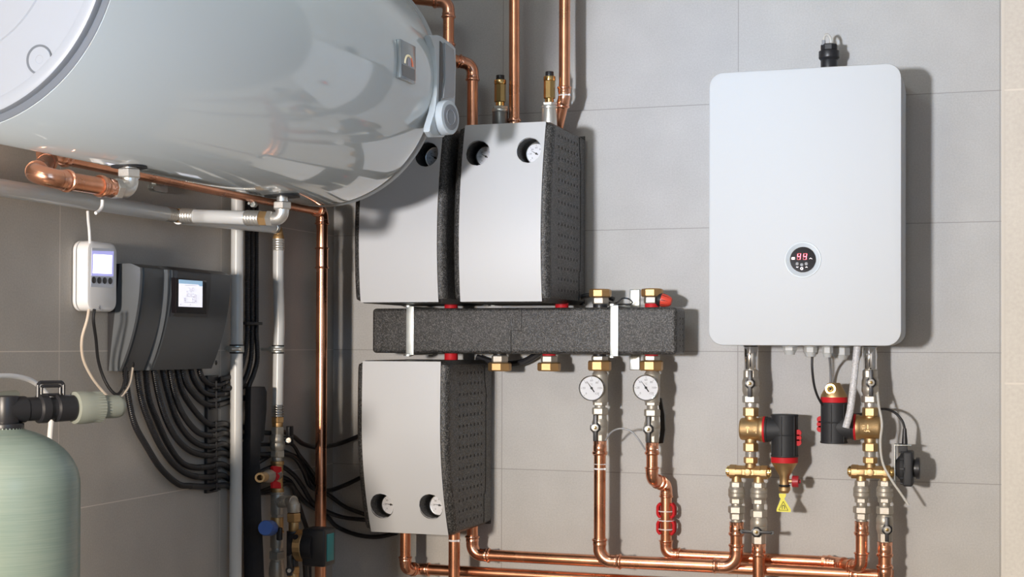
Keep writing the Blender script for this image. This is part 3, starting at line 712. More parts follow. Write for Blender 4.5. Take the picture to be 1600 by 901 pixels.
# ================================================================== pump stations
def prof_point(v, top=True):
    pass
def pump_station(X0, zb, zt, label, gauges_top=True, dmax=.33, hp=None, rec=(.040, .012)):
    W, PW, r = .2365, .199, .017; H = zt-zb; zc = (zt+zb)/2
    t = thing('pump_station', label, 'pump station', (X0, -.18, zb), 'pump stations with light metal front panels')
    def D(z):   # front depth: bulges towards the header side, recedes at the gauge end
        u = (z-zb)/H
        if not gauges_top: u = 1-u
        # u=0 header end, u=1 gauge end
        return dmax-rec[1]*((max(0, .36-u)/.36)**2)-rec[0]*((max(0, u-.36)/.64)**1.9)
    def hw(z, r2=.016):
        e = min(z-zb, zt-z); e = max(e, 0)
        return W/2-(0 if e >= r2 else r2-sqrt(max(0, r2*r2-(r2-e)**2)))
    gr = .0300; holes = []
    for q_ in hp:
        zz_ = zt-.06 if gauges_top else zb+.06
        for _ in range(4): pp_ = B(q_[0], q_[1], D(zz_)); zz_ = pp_.z
        holes.append((pp_.x, pp_.z))
    def cdt(x0, x1, z0, z1, xs, nz, holes, rr):
        pts = []; edges = []
        for x in xs:
            for k in range(nz+1):
                z = z0+(z1-z0)*k/nz
                if all((x-hx)**2+(z-hz)**2 > (rr*1.12)**2 for hx, hz in holes): pts.append((x, z))
        nb = len(pts)
        for hx, hz in holes:
            o = len(pts)
            for k in range(48): pts.append((hx+rr*cos(2*pi*k/48), hz+rr*sin(2*pi*k/48))); edges.append((o+k, o+(k+1) % 48))
        vo, eo, fo, *_ = geometry.delaunay_2d_cdt([V(p) for p in pts], edges, [], 0, 1e-6)
        fs = []
        for f in fo:
            c = sum((vo[i] for i in f), V((0, 0)))/len(f)
            if all((c.x-hx)**2+(c.y-hz)**2 > (rr*.985)**2 for hx, hz in holes): fs.append(tuple(f))
        return vo, fs
    # foam body
    xs = [-1+0*k for k in range(0)]
    un = [-1, -.995, -.98, -.955, -.92, -.885, -.86, -.7, -.5, -.3, -.1, .1, .3, .5, .7, .86, .885, .92, .955, .98, .995, 1]
    xs = [X0+u*W/2 for u in un]
    vo, fs = cdt(X0-W/2, X0+W/2, zb, zt, xs, 44, holes, gr)
    mb = MB(); mb.sharp = 40
    vs = []
    for p in vo:
        u = (p.x-X0)/(W/2); h = hw(p.y); x = X0+u*h; e = h-abs(x-X0); dd = D(p.y)-.002
        if e < r: dd -= r-sqrt(max(0, r*r-(r-e)**2))
        ez = min(p.y-zb, zt-p.y); 
        if ez < .008: dd -= .008-sqrt(max(0, .008**2-(.008-ez)**2))
        vs.append(V((x, -dd, p.y)))
    mb.add(vs, fs)
    nz = 44; rear = .022
    for sgn in (-1, 1):
        row = []
        for k in range(nz+1):
            z = zb+H*k/nz; h = hw(z); ez = min(z-zb, zt-z); dd = D(z)-.002-r
            if ez < .008: dd -= .008-sqrt(max(0, .008**2-(.008-ez)**2))
            row.append((V((X0+sgn*h, -dd, z)), V((X0+sgn*h, -rear, z))))
        vs = [p for q in row for p in q]; f2 = [(2*k, 2*k+1, 2*k+3, 2*k+2) for k in range(nz)]
        mb.add(vs, f2)
    for z in (zb, zt):
        row = [v for v in vs]
        cs = []
        for u in un:
            h = hw(z); x = X0+u*h; e = h-abs(x-X0); dd = D(z)-.002-.008
            if e < r: dd -= r-sqrt(max(0, r*r-(r-e)**2))
            cs += [V((x, -dd, z)), V((x, -rear, z))]
        mb.add(cs, [(2*k, 2*k+1, 2*k+3, 2*k+2) for k in range(len(un)-1)])
    mb.add([V((X0-W/2, -rear, zb)), V((X0+W/2, -rear, zb)), V((X0+W/2, -rear, zt)), V((X0-W/2, -rear, zt))], [(0, 1, 2, 3)])
    # recess cups
    for hx, hz in holes:
        d0 = D(hz)-.001; mb.lathe((hx, -d0, hz), (0, 1, 0), [(-.001, gr), (.07, gr), (.07, .001)], 48, caps=False)
    # seam line and pits on the sides
    mb.m = 1
    for sgn in (-1, 1):
        xx = X0+sgn*(W/2+.0002)
        sp = smooth([V((xx, -.075, zb+.01)), V((xx, -.075, zb+.08)), V((xx, -.064, zb+.10)), V((xx, -.064, zt-.11)), V((xx, -.060, zt-.09)), V((xx, -.072, zt-.05)), V((xx, -.075, zt-.01))], .01)
        mb.tube(sp, .0009, 6)
        for i in range(7):
            for k in range(15):
                dd = .095+i*.026; z = zb+.03+k*(H-.06)/14
                if dd < D(z)-.03: x2 = xx+sgn*.0004; mb.add([V((x2, -dd-.003, z)), V((x2, -dd-.002, z+.0034)), V((x2, -dd+.002, z+.0034)), V((x2, -dd+.003, z)), V((x2, -dd+.002, z-.0034)), V((x2, -dd-.002, z-.0034))], [(0, 1, 2, 3, 4, 5)])
    mb.build('foam_shell', ['epp', 'hole'], t)
    # metal panel
    m = .0015; xs = [X0-PW/2+PW*k/10 for k in range(11)]
    vo, fs = cdt(0, 0, zb+m, zt-m, [x for x in xs], 44, [(h[0], h[1]) for h in holes], gr*.985)
    # regrid: cdt rows need the panel's own z range
    pz0, pz1 = zb+m, zt-m
    def zz(z): return pz0+(z-(zb+m))*(pz1-pz0)/(zt-m-(zb+m))
    nv = len(vo); cnt = {}
    for f in fs:
        for k in range(len(f)):
            e = (f[k], f[(k+1) % len(f)]); cnt[e] = cnt.get(e, 0)+1
    rim = [e for e in cnt if (e[1], e[0]) not in cnt]
    mb = MB(); mb.sharp = 50
    mb.add([V((p.x, -D(p.y)-.0019, p.y)) for p in vo]+[V((p.x, -D(p.y)+.0003, p.y)) for p in vo], fs+[tuple(i+nv for i in reversed(f)) for f in fs]+[(b_, a_, a_+nv, b_+nv) for a_, b_ in rim])
    pn = lab(mb.build('front_panel', 'panel', t), 'light grey metal front panel with two round cut-outs')
    for i, (hx, hz) in enumerate(holes):
        c = V((hx+.0035, -(D(hz)-.056), hz-.002)); g = bpy.data.objects.new('g', None)
        fwd = V((.0, -1, 0))
        X = X1; rr = .0255
        mb = MB(); mb.lathe(c+V((0, .012, 0)), fwd, [(0, rr*.9), (.004, rr), (.022, rr), (.0235, rr*.97), (.0225, rr*.90)], 40)
        gg = mb.build('thermometer_dial', 'steel' if i else 'black_pl', t)
        mb = MB(); f0 = c+V((0, -.0106, 0)); mb.lathe(f0, fwd, [(0, rr*.90), (.0004, rr*.90)], 40); mb.build('dial_face', 'dial' if (gauges_top is None or i or X0 > .45) else 'dial', gg)
        mb = MB(); f1 = f0+V((0, -.0008, 0))
        for k in range(7):
            a = radians(225-45*k); p = X*cos(a)+UP*sin(a); mb.box(f1+p*rr*.78, (rr*.12, .0002, rr*.03), (p, fwd, p.cross(fwd))); mb.text(str(20*k), f1+p*rr*.55, rr*.24, X1, UP, .0001)
        mb.build('scale_marks', 'ink_grey', gg)
        p = (X*cos(radians(-30 if gauges_top else -8))+UP*sin(radians(-30 if gauges_top else -8))); w = p.cross(fwd); mb = MB()
        mb.prism([f1+V((0, -.0006, 0))-p*rr*.7, f1+V((0, -.0006, 0))+p*rr*.2+w*rr*.05, f1+V((0, -.0006, 0))+p*rr*.2-w*rr*.05], fwd*.0003); mb.cyl(f1, f1+fwd*.001, rr*.1, n=16); mb.build('needle', 'ink', gg)
        bpy.data.objects.remove(g)
    return t
zU0 = B(780, 473, .30).z+.001; zU1 = B(790, 194, .27).z
XR = (B(714.3, 360, .33).x+B(848.3, 360, .33).x)/2
XL = (B(557.8, 400, .33).x+B(686.4, 400, .33).x)/2; XL = min(XL, XR-.2372)
pump_station(XR, zU0, zU1, 'upper pump station with both gauge holes clear, right of the pair over the header', hp=[(747, 239.5), (826.7, 235)])
pump_station(XL, zU0, zU1, 'upper pump station partly behind the big water heater', hp=[(588, 246), (667, 241.5)])
zL1 = B(628, 562, .33).z-.002; zL0 = B(640, 834, .275).z
XLL = (B(561.9, 640, .33).x+B(692.2, 640, .33).x)/2
pump_station(XLL, zL0, zL1, 'lower pump station hanging below the header, gauge holes at its bottom', False, hp=[(597, 789.5), (673.6, 790.5)], rec=(.058, .003))
for px, y0, y1 in ((705, 470, 483), (878, 468, 483)):
    st = Stack(B(px, 478, .13)); mb = MB(); st.seg(mb, 'cyl', y0, y1, 21); tag(mb.build('port_ring', 'red'), f'red ring showing between the header and {"the gap of the two upper pump stations" if px < 800 else "the right upper pump station"}', 'ring')
st = Stack(B(705, 555, .13)); mb = MB(); st.seg(mb, 'cyl', 550, 562, 21); tag(mb.build('port_ring', 'red'), 'red ring between the header and the lower pump station', 'ring')

# ---- air vents and pipes above the upper stations
def air_vent(px, o, label):
    st = Stack(B(px, 150, .13)); y = lambda v: v+o
    t = thing('air_vent', label, 'air vent', st.p(y(192)), 'brass air vents above the pump stations')
    mb = MB(); st.seg(mb, 'cyl', y(117.5), y(126), 13); mb.build('cap', 'black_pl', t)
    mb = MB(); st.seg(mb, 'cyl', y(125), y(132), 19); st.seg(mb, 'oct', y(131.5), y(160), 17.8); st.seg(mb, 'cone', y(159.5), y(166.5), 13.5, 14.5); mb.build('body', 'brass_polished', t)
    mb = MB(); st.seg(mb, 'hex', y(166), y(171), 25); st.seg(mb, 'cyl', y(171), y(175.5), 26); mb.build('collar', 'nickel_bright', t)
    mb = MB(); st.seg(mb, 'cyl', y(175), 206, 24.5); mb.build('riser', 'grey_metal' if px < 800 else 'nickel_bright', t)
air_vent(781.5, 0, 'brass automatic air vent with black cap on a dark riser, between two copper pipes')
air_vent(858.5, -5.5, 'brass automatic air vent with black cap on a bright riser beside the rightmost upper pipe')
def rad(px, py, d, w): return w/2*S(B(px, py, d))
run('copper_pipe', 'straight copper pipe rising from the upper right pump station between the air vents', [B(803.6, 205, .12), B(803.6, -60, .12)], rad(803.6, 100, .12, 16.6), start=2.4)
r_ = rad(881.8, 100, .12, 17.6)
p0 = B(881.8, 183, .12)
run('copper_pipe', 'rightmost upper copper pipe with a white cable tie and elbow behind the pump station', [B(868, 215, .085), V((p0.x, p0.y, B(0, 197, .12).z)), V((p0.x, p0.y, B(881.8, -60, .12).z))], r_, R=r_*1.5, sl=1.5, ties=[(V((p0.x, p0.y, B(881.8, 149, .12).z)), UP, .004)])
r_ = rad(701, 100, .17, 17.6)
cA = B(701, 4, .17); cT = V((cA.x, cA.y, B(701, 92, .17).z))
t = run('copper_pipe', 'copper pipe elbowing down behind the right end of the water heater', [B(630, -4, .17), cA+V((0, 0, .0)), V((cA.x, cA.y, B(701, 205, .17).z))], r_, R=r_*1.6, sl=1.5)
mb = MB(); sleeve(mb, cT+UP*.012, UP, r_, r_*2); sleeve(mb, cT-UP*.018, -UP, r_, r_*2); mb.lathe(cT-UP*.02, UP, [(0, r_*1.1), (.034, r_*1.1)], 32)
sleeve(mb, V((cT.x, cT.y, B(0, 125, .17).z)), -UP, r_, r_*2); mb.build('tee', 'copper_fit', t)
pe = B(738.5, 102, .13)
run('copper_pipe', 'copper branch elbowing down into the upper left pump station from the tee', [cT+V((0, 0, .002)), pe, V((pe.x, pe.y, B(738, 215, .13).z))], r_, R=r_*1.7, sl=1.5)

# ---- copper below the header
r1 = rad(936.7, 780, .11, 18.6)
def vert(px, py, d): return B(px, py, d)
P1 = V((T1.P.x, T1.P.y, T1.z(688.5))); zB_ = B(965, 877, .11).z
eL = vL1.P; zq = vL1.z(884)
run('copper_pipe', 'copper pipe dropping from the left thermometer valve then running right to the first boiler elbow', [P1, V((P1.x, P1.y, zB_)), V((eL.x, eL.y, (zB_+zq)/2)), V((eL.x, eL.y, vL1.z(815)))], r1, R=r1*2.1, start=2.4, end=2.3,
    ties=[(V((P1.x, P1.y, T1.z(724.6))), UP, .0015), (V((P1.x, P1.y, T1.z(731.8))), UP, .004)])
r2 = rad(1019, 700, .11, 18.4)
P2 = V((T2.P.x, T2.P.y, T2.z(691))); dC = .040
q1 = V((P2.x, P2.y, T2.z(749))); q2 = B(1041, 760, dC); q2 = V((q2.x, q2.y, B(1041, 757, dC).z))
rC = rad(1041, 800, dC, 17.0)
zc_ = B(1075, 867, dC).z
pc = B(1300, 880, dC); eR = vR1.P
t = run('copper_pipe', 'copper pipe with red clips stepping back below the right thermometer valve', [P2, q1, q2, V((q2.x, q2.y, zc_)), V((B(1285, 879, dC).x, q2.y, zc_))], r2*.97, R=r2*1.35, start=2.2, sl=1.2,
    ties=[(V((P2.x, P2.y, T2.z(701.5))), UP, .002)])
z_end = V((B(1285, 879, dC).x, q2.y, zc_))
# red half clips with white ties
for yy in (797, 823):
    c = V((q2.x, q2.y, B(1041, yy, dC).z)); mb = MB()
    for sgn in (-1, 1):
        for k in (-1, 1):
            pts = [c+V((sgn*rC*(1.05+.35*abs(sin(a))), -rC*.4, k*.004+.010*a/1.3)) for a in (-1.3, -.8, -.3, .3, .8, 1.3)]
        ring_ = [c+V((sgn*rC*1.0, -.006, -.017)), c+V((sgn*rC*1.45, -.006, -.010)), c+V((sgn*rC*1.5, -.006, 0)), c+V((sgn*rC*1.45, -.006, .010)), c+V((sgn*rC*1.0, -.006, .017))]
        mb.tube(smooth(ring_, .002), .0036, 10)
        ring_ = [p+V((0, .014, 0)) for p in ring_]; mb.tube(smooth(ring_, .002), .0036, 10)
    tag(mb.build('pipe_clip', 'red'), ('upper' if yy < 810 else 'lower')+' of two red plastic clips tied around the rear copper drop', 'clip', 'red pipe clips')
for yy in (798, 812.5, 826):
    c = V((q2.x, q2.y, B(1041, yy, dC).z)); mb = MB(); mb.lathe(c-UP*.001, UP, [(0, rC*1.02), (0, rC*1.5), (.002, rC*1.5), (.002, rC*1.02)], 28); lab(mb.build('cable_tie', 'white_tie', t), 'white cable tie')
# riser to the right boiler stack, first leg
r3 = rad(1346, 850, .10, 19)
run('copper_pipe', 'short copper riser with elbow under the left outlet of the right brass manifold', [z_end, V((z_end.x+.035, z_end.y-.004, z_end.z-.001)), V((eR.x, eR.y, vR1.z(888))), V((eR.x, eR.y, vR1.z(814)))], r3*.97, R=r3*1.5, sl=1.3, end=2.4, start=1.5)
# lower long pipe A
dA = .072; a0 = B(738, 833, dA); rA = rad(760, 866, dA, 17.8); zA = B(780, 868, dA).z
endA = vR2.P
zE = V((B(1382, 893, dA).x, -dA, zA))
t = run('copper_pipe', 'long copper pipe leaving the lower pump station rear and running right behind the others', [V((a0.x, a0.y, B(738, 815, dA).z)), V((a0.x, a0.y, zA)), V((zE.x+.02, zE.y, zA))], rA, R=rA*1.8, sl=1.6)
mb = MB(); sleeve(mb, V((zE.x-.05, -dA, zA)), -X1, rA, rA*2); mb.build('coupling', 'copper_fit', t)
# right stem going down
r4 = rad(1382, 870, .10, 20); zt_ = vR2.z(846)
t = run('copper_pipe', 'rightmost copper stub with stacked press rings under the last ball valve', [V((endA.x, endA.y, zt_)), V((endA.x, endA.y, .01))], r4, start=2.4)
mb = MB(); sleeve(mb, V((endA.x, endA.y, vR2.z(905))), UP, r4, r4*2.4); mb.lathe(V((endA.x, endA.y, vR2.z(940))), UP, [(0, r4*1.1), (vR2.z(900)-vR2.z(940), r4*1.1)], 32)
c = V((endA.x, endA.y, vR2.z(922))); sleeve(mb, c-X1*r4, -X1, r4, r4*1.8); mb.build('tee', 'copper_fit', t)
r5 = rad(1185, 870, .10, 19); 
run('copper_pipe', 'straight copper pipe dropping below the sideways T handle valve', [V((vL2.P.x, vL2.P.y, vL2.z(848.5))), V((vL2.P.x, vL2.P.y, .01))], r5, start=2.2)
# pipes under the lower pump station
pD = B(633.5, 850, .12); rD = rad(633, 850, .12, 16.8); zD = B(700, 891, .075).z
c1 = V((pD.x, pD.y, B(633, 889, .12).z)); c2 = V((B(655, 890, .075).x, -.075, zD))
run('copper_pipe', 'copper pipe from the lower pump station left port, elbowing right as the lowest run', [V((pD.x, pD.y, B(633, 820, .12).z)), c1, c2, V((B(1110, 905, .075).x, -.075, zD))], rD, R=rD*1.25, sl=1.35)
pE = B(709.8, 850, .15); rE = rad(709.8, 850, .15, 17.8)
run('copper_pipe', 'straight copper pipe with white cable tie dropping from the lower pump station centre', [V((pE.x, pE.y, B(709, 822, .15).z)), V((pE.x, pE.y, .01))], rE, ties=[(V((pE.x, pE.y, B(709.8, 843.5, .15).z)), UP, .0045)])

# ---- small cables, hoses, actuator by the boiler
cable('black_cable', 'black cable from a boiler gland down to the filter with the cone end up', 'cable', [B(1269, 556, .15), B(1269, 575, .15), B(1271.5, 598, .14), B(1276, 615, .13), B(1283, 629, .12), B(1290, 636, .105)], .0028, 'black_rub')
cable('grey_cable', 'faint grey cable behind the upward cone filter', 'cable', [B(1296, 556, .13), B(1297.5, 575, .06), B(1298, 600, .03), B(1298, 640, .02)], .003, 'grey_cable')
mb = MB(); mb.tube(smooth([B(1340, 536, .155), B(1337.5, 560, .155), B(1333.5, 600, .155), B(1328.5, 640, .155), B(1321.5, 668, .155)], .003), 5.6*S(B(1330, 600, .155)), 18); tag(mb.build('braided_hose', 'braid'), 'translucent braided hose hanging in front of the right filter', 'hose')
cable('clear_tube', 'thin clear plastic tube hanging off the right boiler stack, free end lowest', 'hose', [B(1370, 600, .09), B(1373, 632, .125), B(1378, 662, .13), B(1375.5, 690, .13), B(1379, 722, .13), B(1392, 748, .13), B(1407, 770, .125), B(1420, 789, .12)], .0028, 'clear')
aw = B(1414, 728, .10); s = S(aw)
t = thing('actuator', 'round black motor actuator on a bent metal plate beside the right manifold', 'actuator', aw)
ax = X1
mb = MB(); mb.lathe(B(1400, 730, .10), ax, [(0, 12*s), (4*s, 17*s), (7*s, 20*s), (7*s, 24*s), (12*s, 26*s), (12.5*s, 24*s), (15*s, 24*s)], 24)
mb.box(B(1419.5, 731, .10), (15*s, 46*s, 54*s), bev=.005)
for k in range(10):
    th = 2*pi*k/10; mb.box(B(1400, 730, .10)+ax*10.5*s+V((0, cos(th), sin(th)))*25*s, (7*s, 4*s, 4*s), (ax, V((0, cos(th), sin(th))), ax.cross(V((0, cos(th), sin(th))))), bev=.0006)
mb.box(B(1411, 700, .10), (13*s, 16*s, 14*s), bev=.001)
mb.build('housing', 'black_matte', t)
mb = MB(); c = B(1427, 731, .10); mb.lathe(c-ax*.001, ax, [(0, 14*s), (5*s, 14.5*s), (5*s, 17*s), (10*s, 17*s), (11*s, 15.5*s)], 36); mb.build('dial_knob', 'black_pl', t)
mb = MB(); e = S(aw)
pa = B(1399, 695, .10); mb.box(B(1399, 725, .10), (.0015, .036, 64*e), bev=.0005); mb.box(B(1411, 694.5, .10)+V((0, 0, 0)), (27*e, .036, .0015), bev=.0005); mb.build('mounting_plate', 'zinc', t)
mb = MB(); c = B(1413.5, 694, .10); mb.lathe(c, UP, [(0, 4.6*e), (6*e, 4.4*e), (25*e, 2.8*e)], 16); mb.build('cable_boot', 'black_pl', t)
c = c+UP*24*e
cable('black_cable', 'black cable arching from behind the right stack into the motor actuator', 'cable', [B(1330, 648, .03), B(1348, 646, .04), B(1368, 640, .06), B(1385, 639, .08), B(1399, 645, .095), B(1409, 656, .10), c+V((-.001, 0, .006)), c+V((0, 0, -.002))], .0029, 'black_rub')

# ================================================================== left wall equipment
# ---- the big horizontal water heater
TX, TZ, TR, TY0, TY1 = .292, .572+ZO, .262, -1.834, -.649
tank = thing('water_heater', 'large glossy grey-white horizontal cylindrical water heater on the left wall', 'water heater', (TX, (TY0+TY1)/2, TZ-TR))
mb = MB(); mb.sharp = 30
mb.lathe((TX, TY0, TZ), (0, 1, 0), [(0, TR-.006), (.0003, TR-.0004), (.001, TR), (TY1-TY0-.075, TR), (TY1-TY0-.045, TR-.0006), (TY1-TY0-.030, TR-.002), (TY1-TY0-.028, TR-.006)], 160); mb.build('shell', 'enamel', tank)
mb = MB(); L_ = TY1-TY0; mb.lathe((TX, TY0, TZ), (0, 1, 0), [(L_-.03, TR-.006), (L_-.026, TR-.0035), (L_-.006, TR-.0005), (L_, TR-.006), (L_+.03, TR-.05), (L_+.045, TR-.12), (L_+.05, .01)], 128); mb.build('far_end_cap', 'cap_grey', tank)
mb = MB(); mb.lathe((TX, TY0+.002, TZ), (0, -1, 0), [(0, TR-.0006), (.0016, TR-.0006), (.0026, TR-.0016), (.0026, TR-.02)], 128); mb.build('step_shadow', 'ring_dark', tank)  # dark ring painting the shadow of the step around the near cap
mb = MB(); mb.lathe((TX, TY0+.001, TZ), (0, -1, 0), [(0, .2505), (.010, .2505), (.013, .2495), (.0145, .2465), (.0145, .236), (.013, .2315), (.0075, .2300), (.0078, .19), (.0082, .160), (.0098, .158), (.0102, .01)], 128); cap = mb.build('near_end_cap', 'cap_white', tank)
mb = MB(); kc = None
# dark disc painting the shade of the knob recess on the near cap
r = ray(61.5, 93); kc = CAM+r*((TY0-.0070-CAM.y)/r.y); ks = S(kc)
mb.lathe(kc+V((0, .004, 0)), (0, -1, 0), [(0, 23.5*ks), (.0048, 23.5*ks), (.0049, 21*ks)], 48); mb.build('knob_recess_shade', 'ring_dark', cap)
mb = MB(); k2 = kc+V((.0022, -.0005, -.0006)); mb.lathe(k2, (0, -1, 0), [(0, 20.5*ks), (.002, 20.3*ks), (.0026, 19.6*ks), (.0028, 7*ks), (.0024, 6.4*ks), (.0027, .1*ks)], 48); mb.build('knob', 'cap_white', cap)
def onTank(px, py, lift=0.):
    r = ray(px, py); a = r.x**2+r.z**2; v = V((CAM.x-TX, CAM.z-TZ)); b = 2*(r.x*v.x+r.z*v.y); c = v.x**2+v.y**2-TR**2
    t_ = (-b-sqrt(b*b-4*a*c))/(2*a); p = CAM+r*t_; n = V((p.x-TX, 0, p.z-TZ)).normalized(); return p+n*lift, n
# display plaque
p, n = onTank(632.5, 97); up_ = V((0, 1, 0)).cross(n); up_ = up_ if up_.z > 0 else -up_
s = S(p); hh = 58*s; ww = abs((onTank(643, 97)[0]-onTank(619, 97)[0]).y)
a, b = onTank(622, 97)[0], onTank(644, 99)[0]; wy = abs(b.y-a.y)
wy = .078; hh = .076
mb = MB(); n2 = V((.93, -.12, .05)).normalized(); n2 = n
mb.box(p+n*.002, (wy, .012, hh), (Y1, n, up_), bev=.002); pq = lab(mb.build('display_plaque', 'glass_grey', tank), 'square grey display plaque')
fc = p+n*.0083
mb = MB(); mb.box(fc-up_*hh*.28, (wy*.84, .0004, hh*.30), (Y1, n, up_)); mb.build('display_lower', 'gloss_black', pq)
arc = lambda a0, a1, R: [fc+Y1*R*cos(a)*wy+up_*(R*sin(a)-.10)*hh for a in [a0+(a1-a0)*k/12 for k in range(13)]]
mb = MB(); mb.tube(arc(pi*.98, pi*.35, .26), .0022, 8); mb.build('gauge_arc', 'warm_led', pq)
mb = MB(); mb.tube(arc(pi*.33, pi*.02, .26), .0022, 8); mb.build('gauge_arc', 'warm_red', pq)
mb = MB(); mb.box(fc+up_*hh*.0, (wy*.04, .001, hh*.2), (Y1, n, up_)); mb.box(fc+up_*hh*.0+Y1*wy*.1, (wy*.04, .001, hh*.2), (Y1, n, up_)); mb.build('gauge_digits', 'screen_ink', pq)
# service arm with knob at the far end
XA = .560
q = lambda x, y: L(x, y, XA)
outer = [(672, 55), (685, 54.5), (692, 57), (708, 69), (712, 75), (713, 100), (712, 150), (711, 170), (706, 200), (695, 214), (676, 214), (671, 206), (672, 198), (679, 175), (682, 150), (683, 110), (679, 75)]
mb = MB(); mb.sharp = 40; mb.prism([q(*p_) for p_ in outer], V((-.014, 0, 0)), .003)
arm = mb.build('service_arm', 'pale_pl', tank); lab(arm, 'pale grey plastic arm on the far end of the tank')
mb = MB(); mb.prism([q(*p_)+V((.0012, 0, 0)) for p_ in ((687, 64), (691, 68), (692, 120), (689, 152), (685, 170), (686.5, 120))], V((-.003, 0, 0))); mb.build('slot', 'black_pl', arm)
mb = MB(); mb.prism([q(*p_)+V((.004, 0, 0)) for p_ in ((693, 66), (707, 77), (709, 100), (707.5, 152), (690, 154), (693.5, 125))], V((-.004, 0, 0)), .002); mb.build('arm_pad', 'cap_white', arm)
kc = L(704, 183, XA+.022); kn = V((.98, -.2, .02)).normalized(); ks = S(kc)
mb = MB(); mb.lathe(kc-kn*.030, kn, [(0, 26*ks), (.004, 27*ks), (.008, 27*ks), (.0085, 26*ks), (.009, 27*ks), (.027, 27*ks), (.0295, 25.6*ks), (.030, 21*ks)], 56); kb = mb.build('thermostat_knob', 'pale_pl', arm)
mb = MB(); mb.lathe(kc+kn*.0002, kn, [(0, 20*ks), (.0008, 20*ks), (.001, 19*ks)], 48); mb.ring(kc+kn*.001, kn, 12*ks, 1*ks, 32, 6); mb.build('knob_face', 'knob_grey', arm)
# bottom fittings of the heater
def tank_elbow(px, label, ytop, to):
    r = ray(px, ytop); z = TZ-TR-.002; P = CAM+r*((z-CAM.z)/r.z); st = Stack(P); st.px = px
    mb = MB(); mb.lathe(V((P.x, P.y, TZ-sqrt(TR**2-(P.x-TX)**2)-.002)), UP, [(0, 28*st.s), (.004, 27*st.s)], 40); mb.build('grommet', 'black_rub', tank)
    t = thing('elbow_fitting', label, 'pipe fitting', P-UP*.07, 'nickel elbows under the water heater')
    return st, t
st, t = tank_elbow(202, 'bright nickel elbow under the near part of the water heater, joined to copper', 262, None)
s = st.s; mb = MB(); st.seg(mb, 'cyl', 255, 266, 24); st.seg(mb, 'hex', 263.5, 278.5, 37); mb.build('nut', 'nickel_bright', t)
E1 = st.p(297); dirn = V((-.25, -1, 0)).normalized()
dirn = (L(120, 298, E1.x*.93)-E1); dirn.z = 0; dirn.normalize()
r_e = 14.2*s
qq, tl = ang_arc(E1, V((0, 0, -1)), dirn, r_e*1.1)
mb = MB(); mb.tube([st.p(276)]+qq+[E1+dirn*26*s], r_e, 28); mb.build('elbow', 'nickel_bright', t)
mb = MB(); mb.hexn(E1+dirn*22*s, E1+dirn*38*s, 17*s); mb.build('hex_collar', 'nickel_bright', t)
EA = E1+dirn*38*s
# near copper loop
rN = 13.2*s
pN1 = L(52, 299, EA.x-.012); 
d_ = (pN1-EA); d_.z = 0; pN1 = EA+d_
pN2 = L(74, 252, .10)
t = run('copper_pipe', 'short thick copper pipe with elbow under the near end of the water heater', [EA, pN1, pN2], rN, R=rN*1.35, start=2.5, sl=1.9)
mb = MB(); dd = (pN2-pN1).normalized(); sleeve(mb, pN2-dd*.03, dd, rN, rN*2.2); mb.build('coupling', 'copper_fit', t)
# long thin copper pipe along the left wall to the corner pipe
vc = B(503, 400, .19); rv = rad(503, 500, .19, 17.6)
dW = vc.x
cz = L(470, 318, dW).z
cz = B(503, 329, .19).z
ptA = V((dW, L(84, 240, dW).y, cz+.004))
t = run('copper_pipe', 'copper pipe running under the water heater to the corner then straight down', [ptA, V((dW, vc.y, cz)), V((dW, vc.y, 0.02))], rv, R=rv*1.25, sl=1.3)
for yy in (388, 418):
    mb = MB(); z = B(503, yy, .19).z; mb.ring(V((dW, vc.y, z)), UP, rv*1.08, rv*.18, 32, 8); mb.build('bead', 'copper_fit', t)
mb = MB(); mb.cyl(V((dW, vc.y, B(503, 418, .19).z)), V((dW, vc.y, B(503, 388, .19).z)), rv*1.08); mb.build('coupling', 'copper_fit', t)
mb = MB(); sleeve(mb, ptA-Y1*.002, Y1, rv, rv*3); mb.lathe(ptA-Y1*.03, Y1, [(0, rv*1.12), (.034, rv*1.12)], 28); mb.build('coupling', 'copper_fit', t)

# grey pipe along the left wall
gd = .07
g0, g1 = L(-160, 268.5, gd), L(258, 333, gd); zg = L(130, 313.5, gd).z; rg = 12.2*S(L(200, 320, gd))
g0.z = g1.z = zg; g0.y = -3.4
mb = MB(); mb.cyl(V((gd, g0.y, zg)), V((gd, g1.y, zg)), rg, bev=.001); tag(mb.build('grey_pipe', 'grey_pipe'), 'wide pale grey plastic pipe along the left wall under the water heater', 'pipe')
def crimp(mb, a, b, r):
    d = b-a; h = d.length; k = 5; pr = [(0, r*.98)]
    for i in range(k): pr += [(h*(i+.1)/k, r*1.02), (h*(i+.35)/k, r*1.05), (h*(i+.65)/k, r*1.05), (h*(i+.9)/k, r*.97)]
    pr.append((h, r*1.0)); mb.lathe(a, d, pr, 32)
# second elbow under the far part
st, t = tank_elbow(441, 'bright nickel elbow under the far part of the water heater, joined to white pipe', 308, None)
s = st.s; mb = MB(); st.seg(mb, 'cyl', 303, 318, 17); st.seg(mb, 'hex', 315, 327, 30); mb.build('nut', 'nickel_bright', t)
E2 = st.p(342); jx = V((gd+.001, L(277, 335, gd).y, zg))
d2 = (jx-E2); d2.normalize(); re2 = 10.6*s
qq, tl = ang_arc(E2, V((0, 0, -1)), d2, re2*1.1)
mb = MB(); mb.tube([st.p(325)]+qq+[E2+d2*17*s], re2, 28); mb.build('elbow', 'nickel_bright', t)
mb = MB(); mb.hexn(E2+d2*15*s, E2+d2*25*s, 13*s); mb.build('hex_collar', 'nickel_bright', t)
A0 = E2+d2*25*s; tot = (jx-A0).length
f = lambda u: A0+d2*tot*u
tw = thing('white_pipe', 'white plastic pipe with crimped joints from the grey pipe to the far tank elbow', 'pipe', A0)
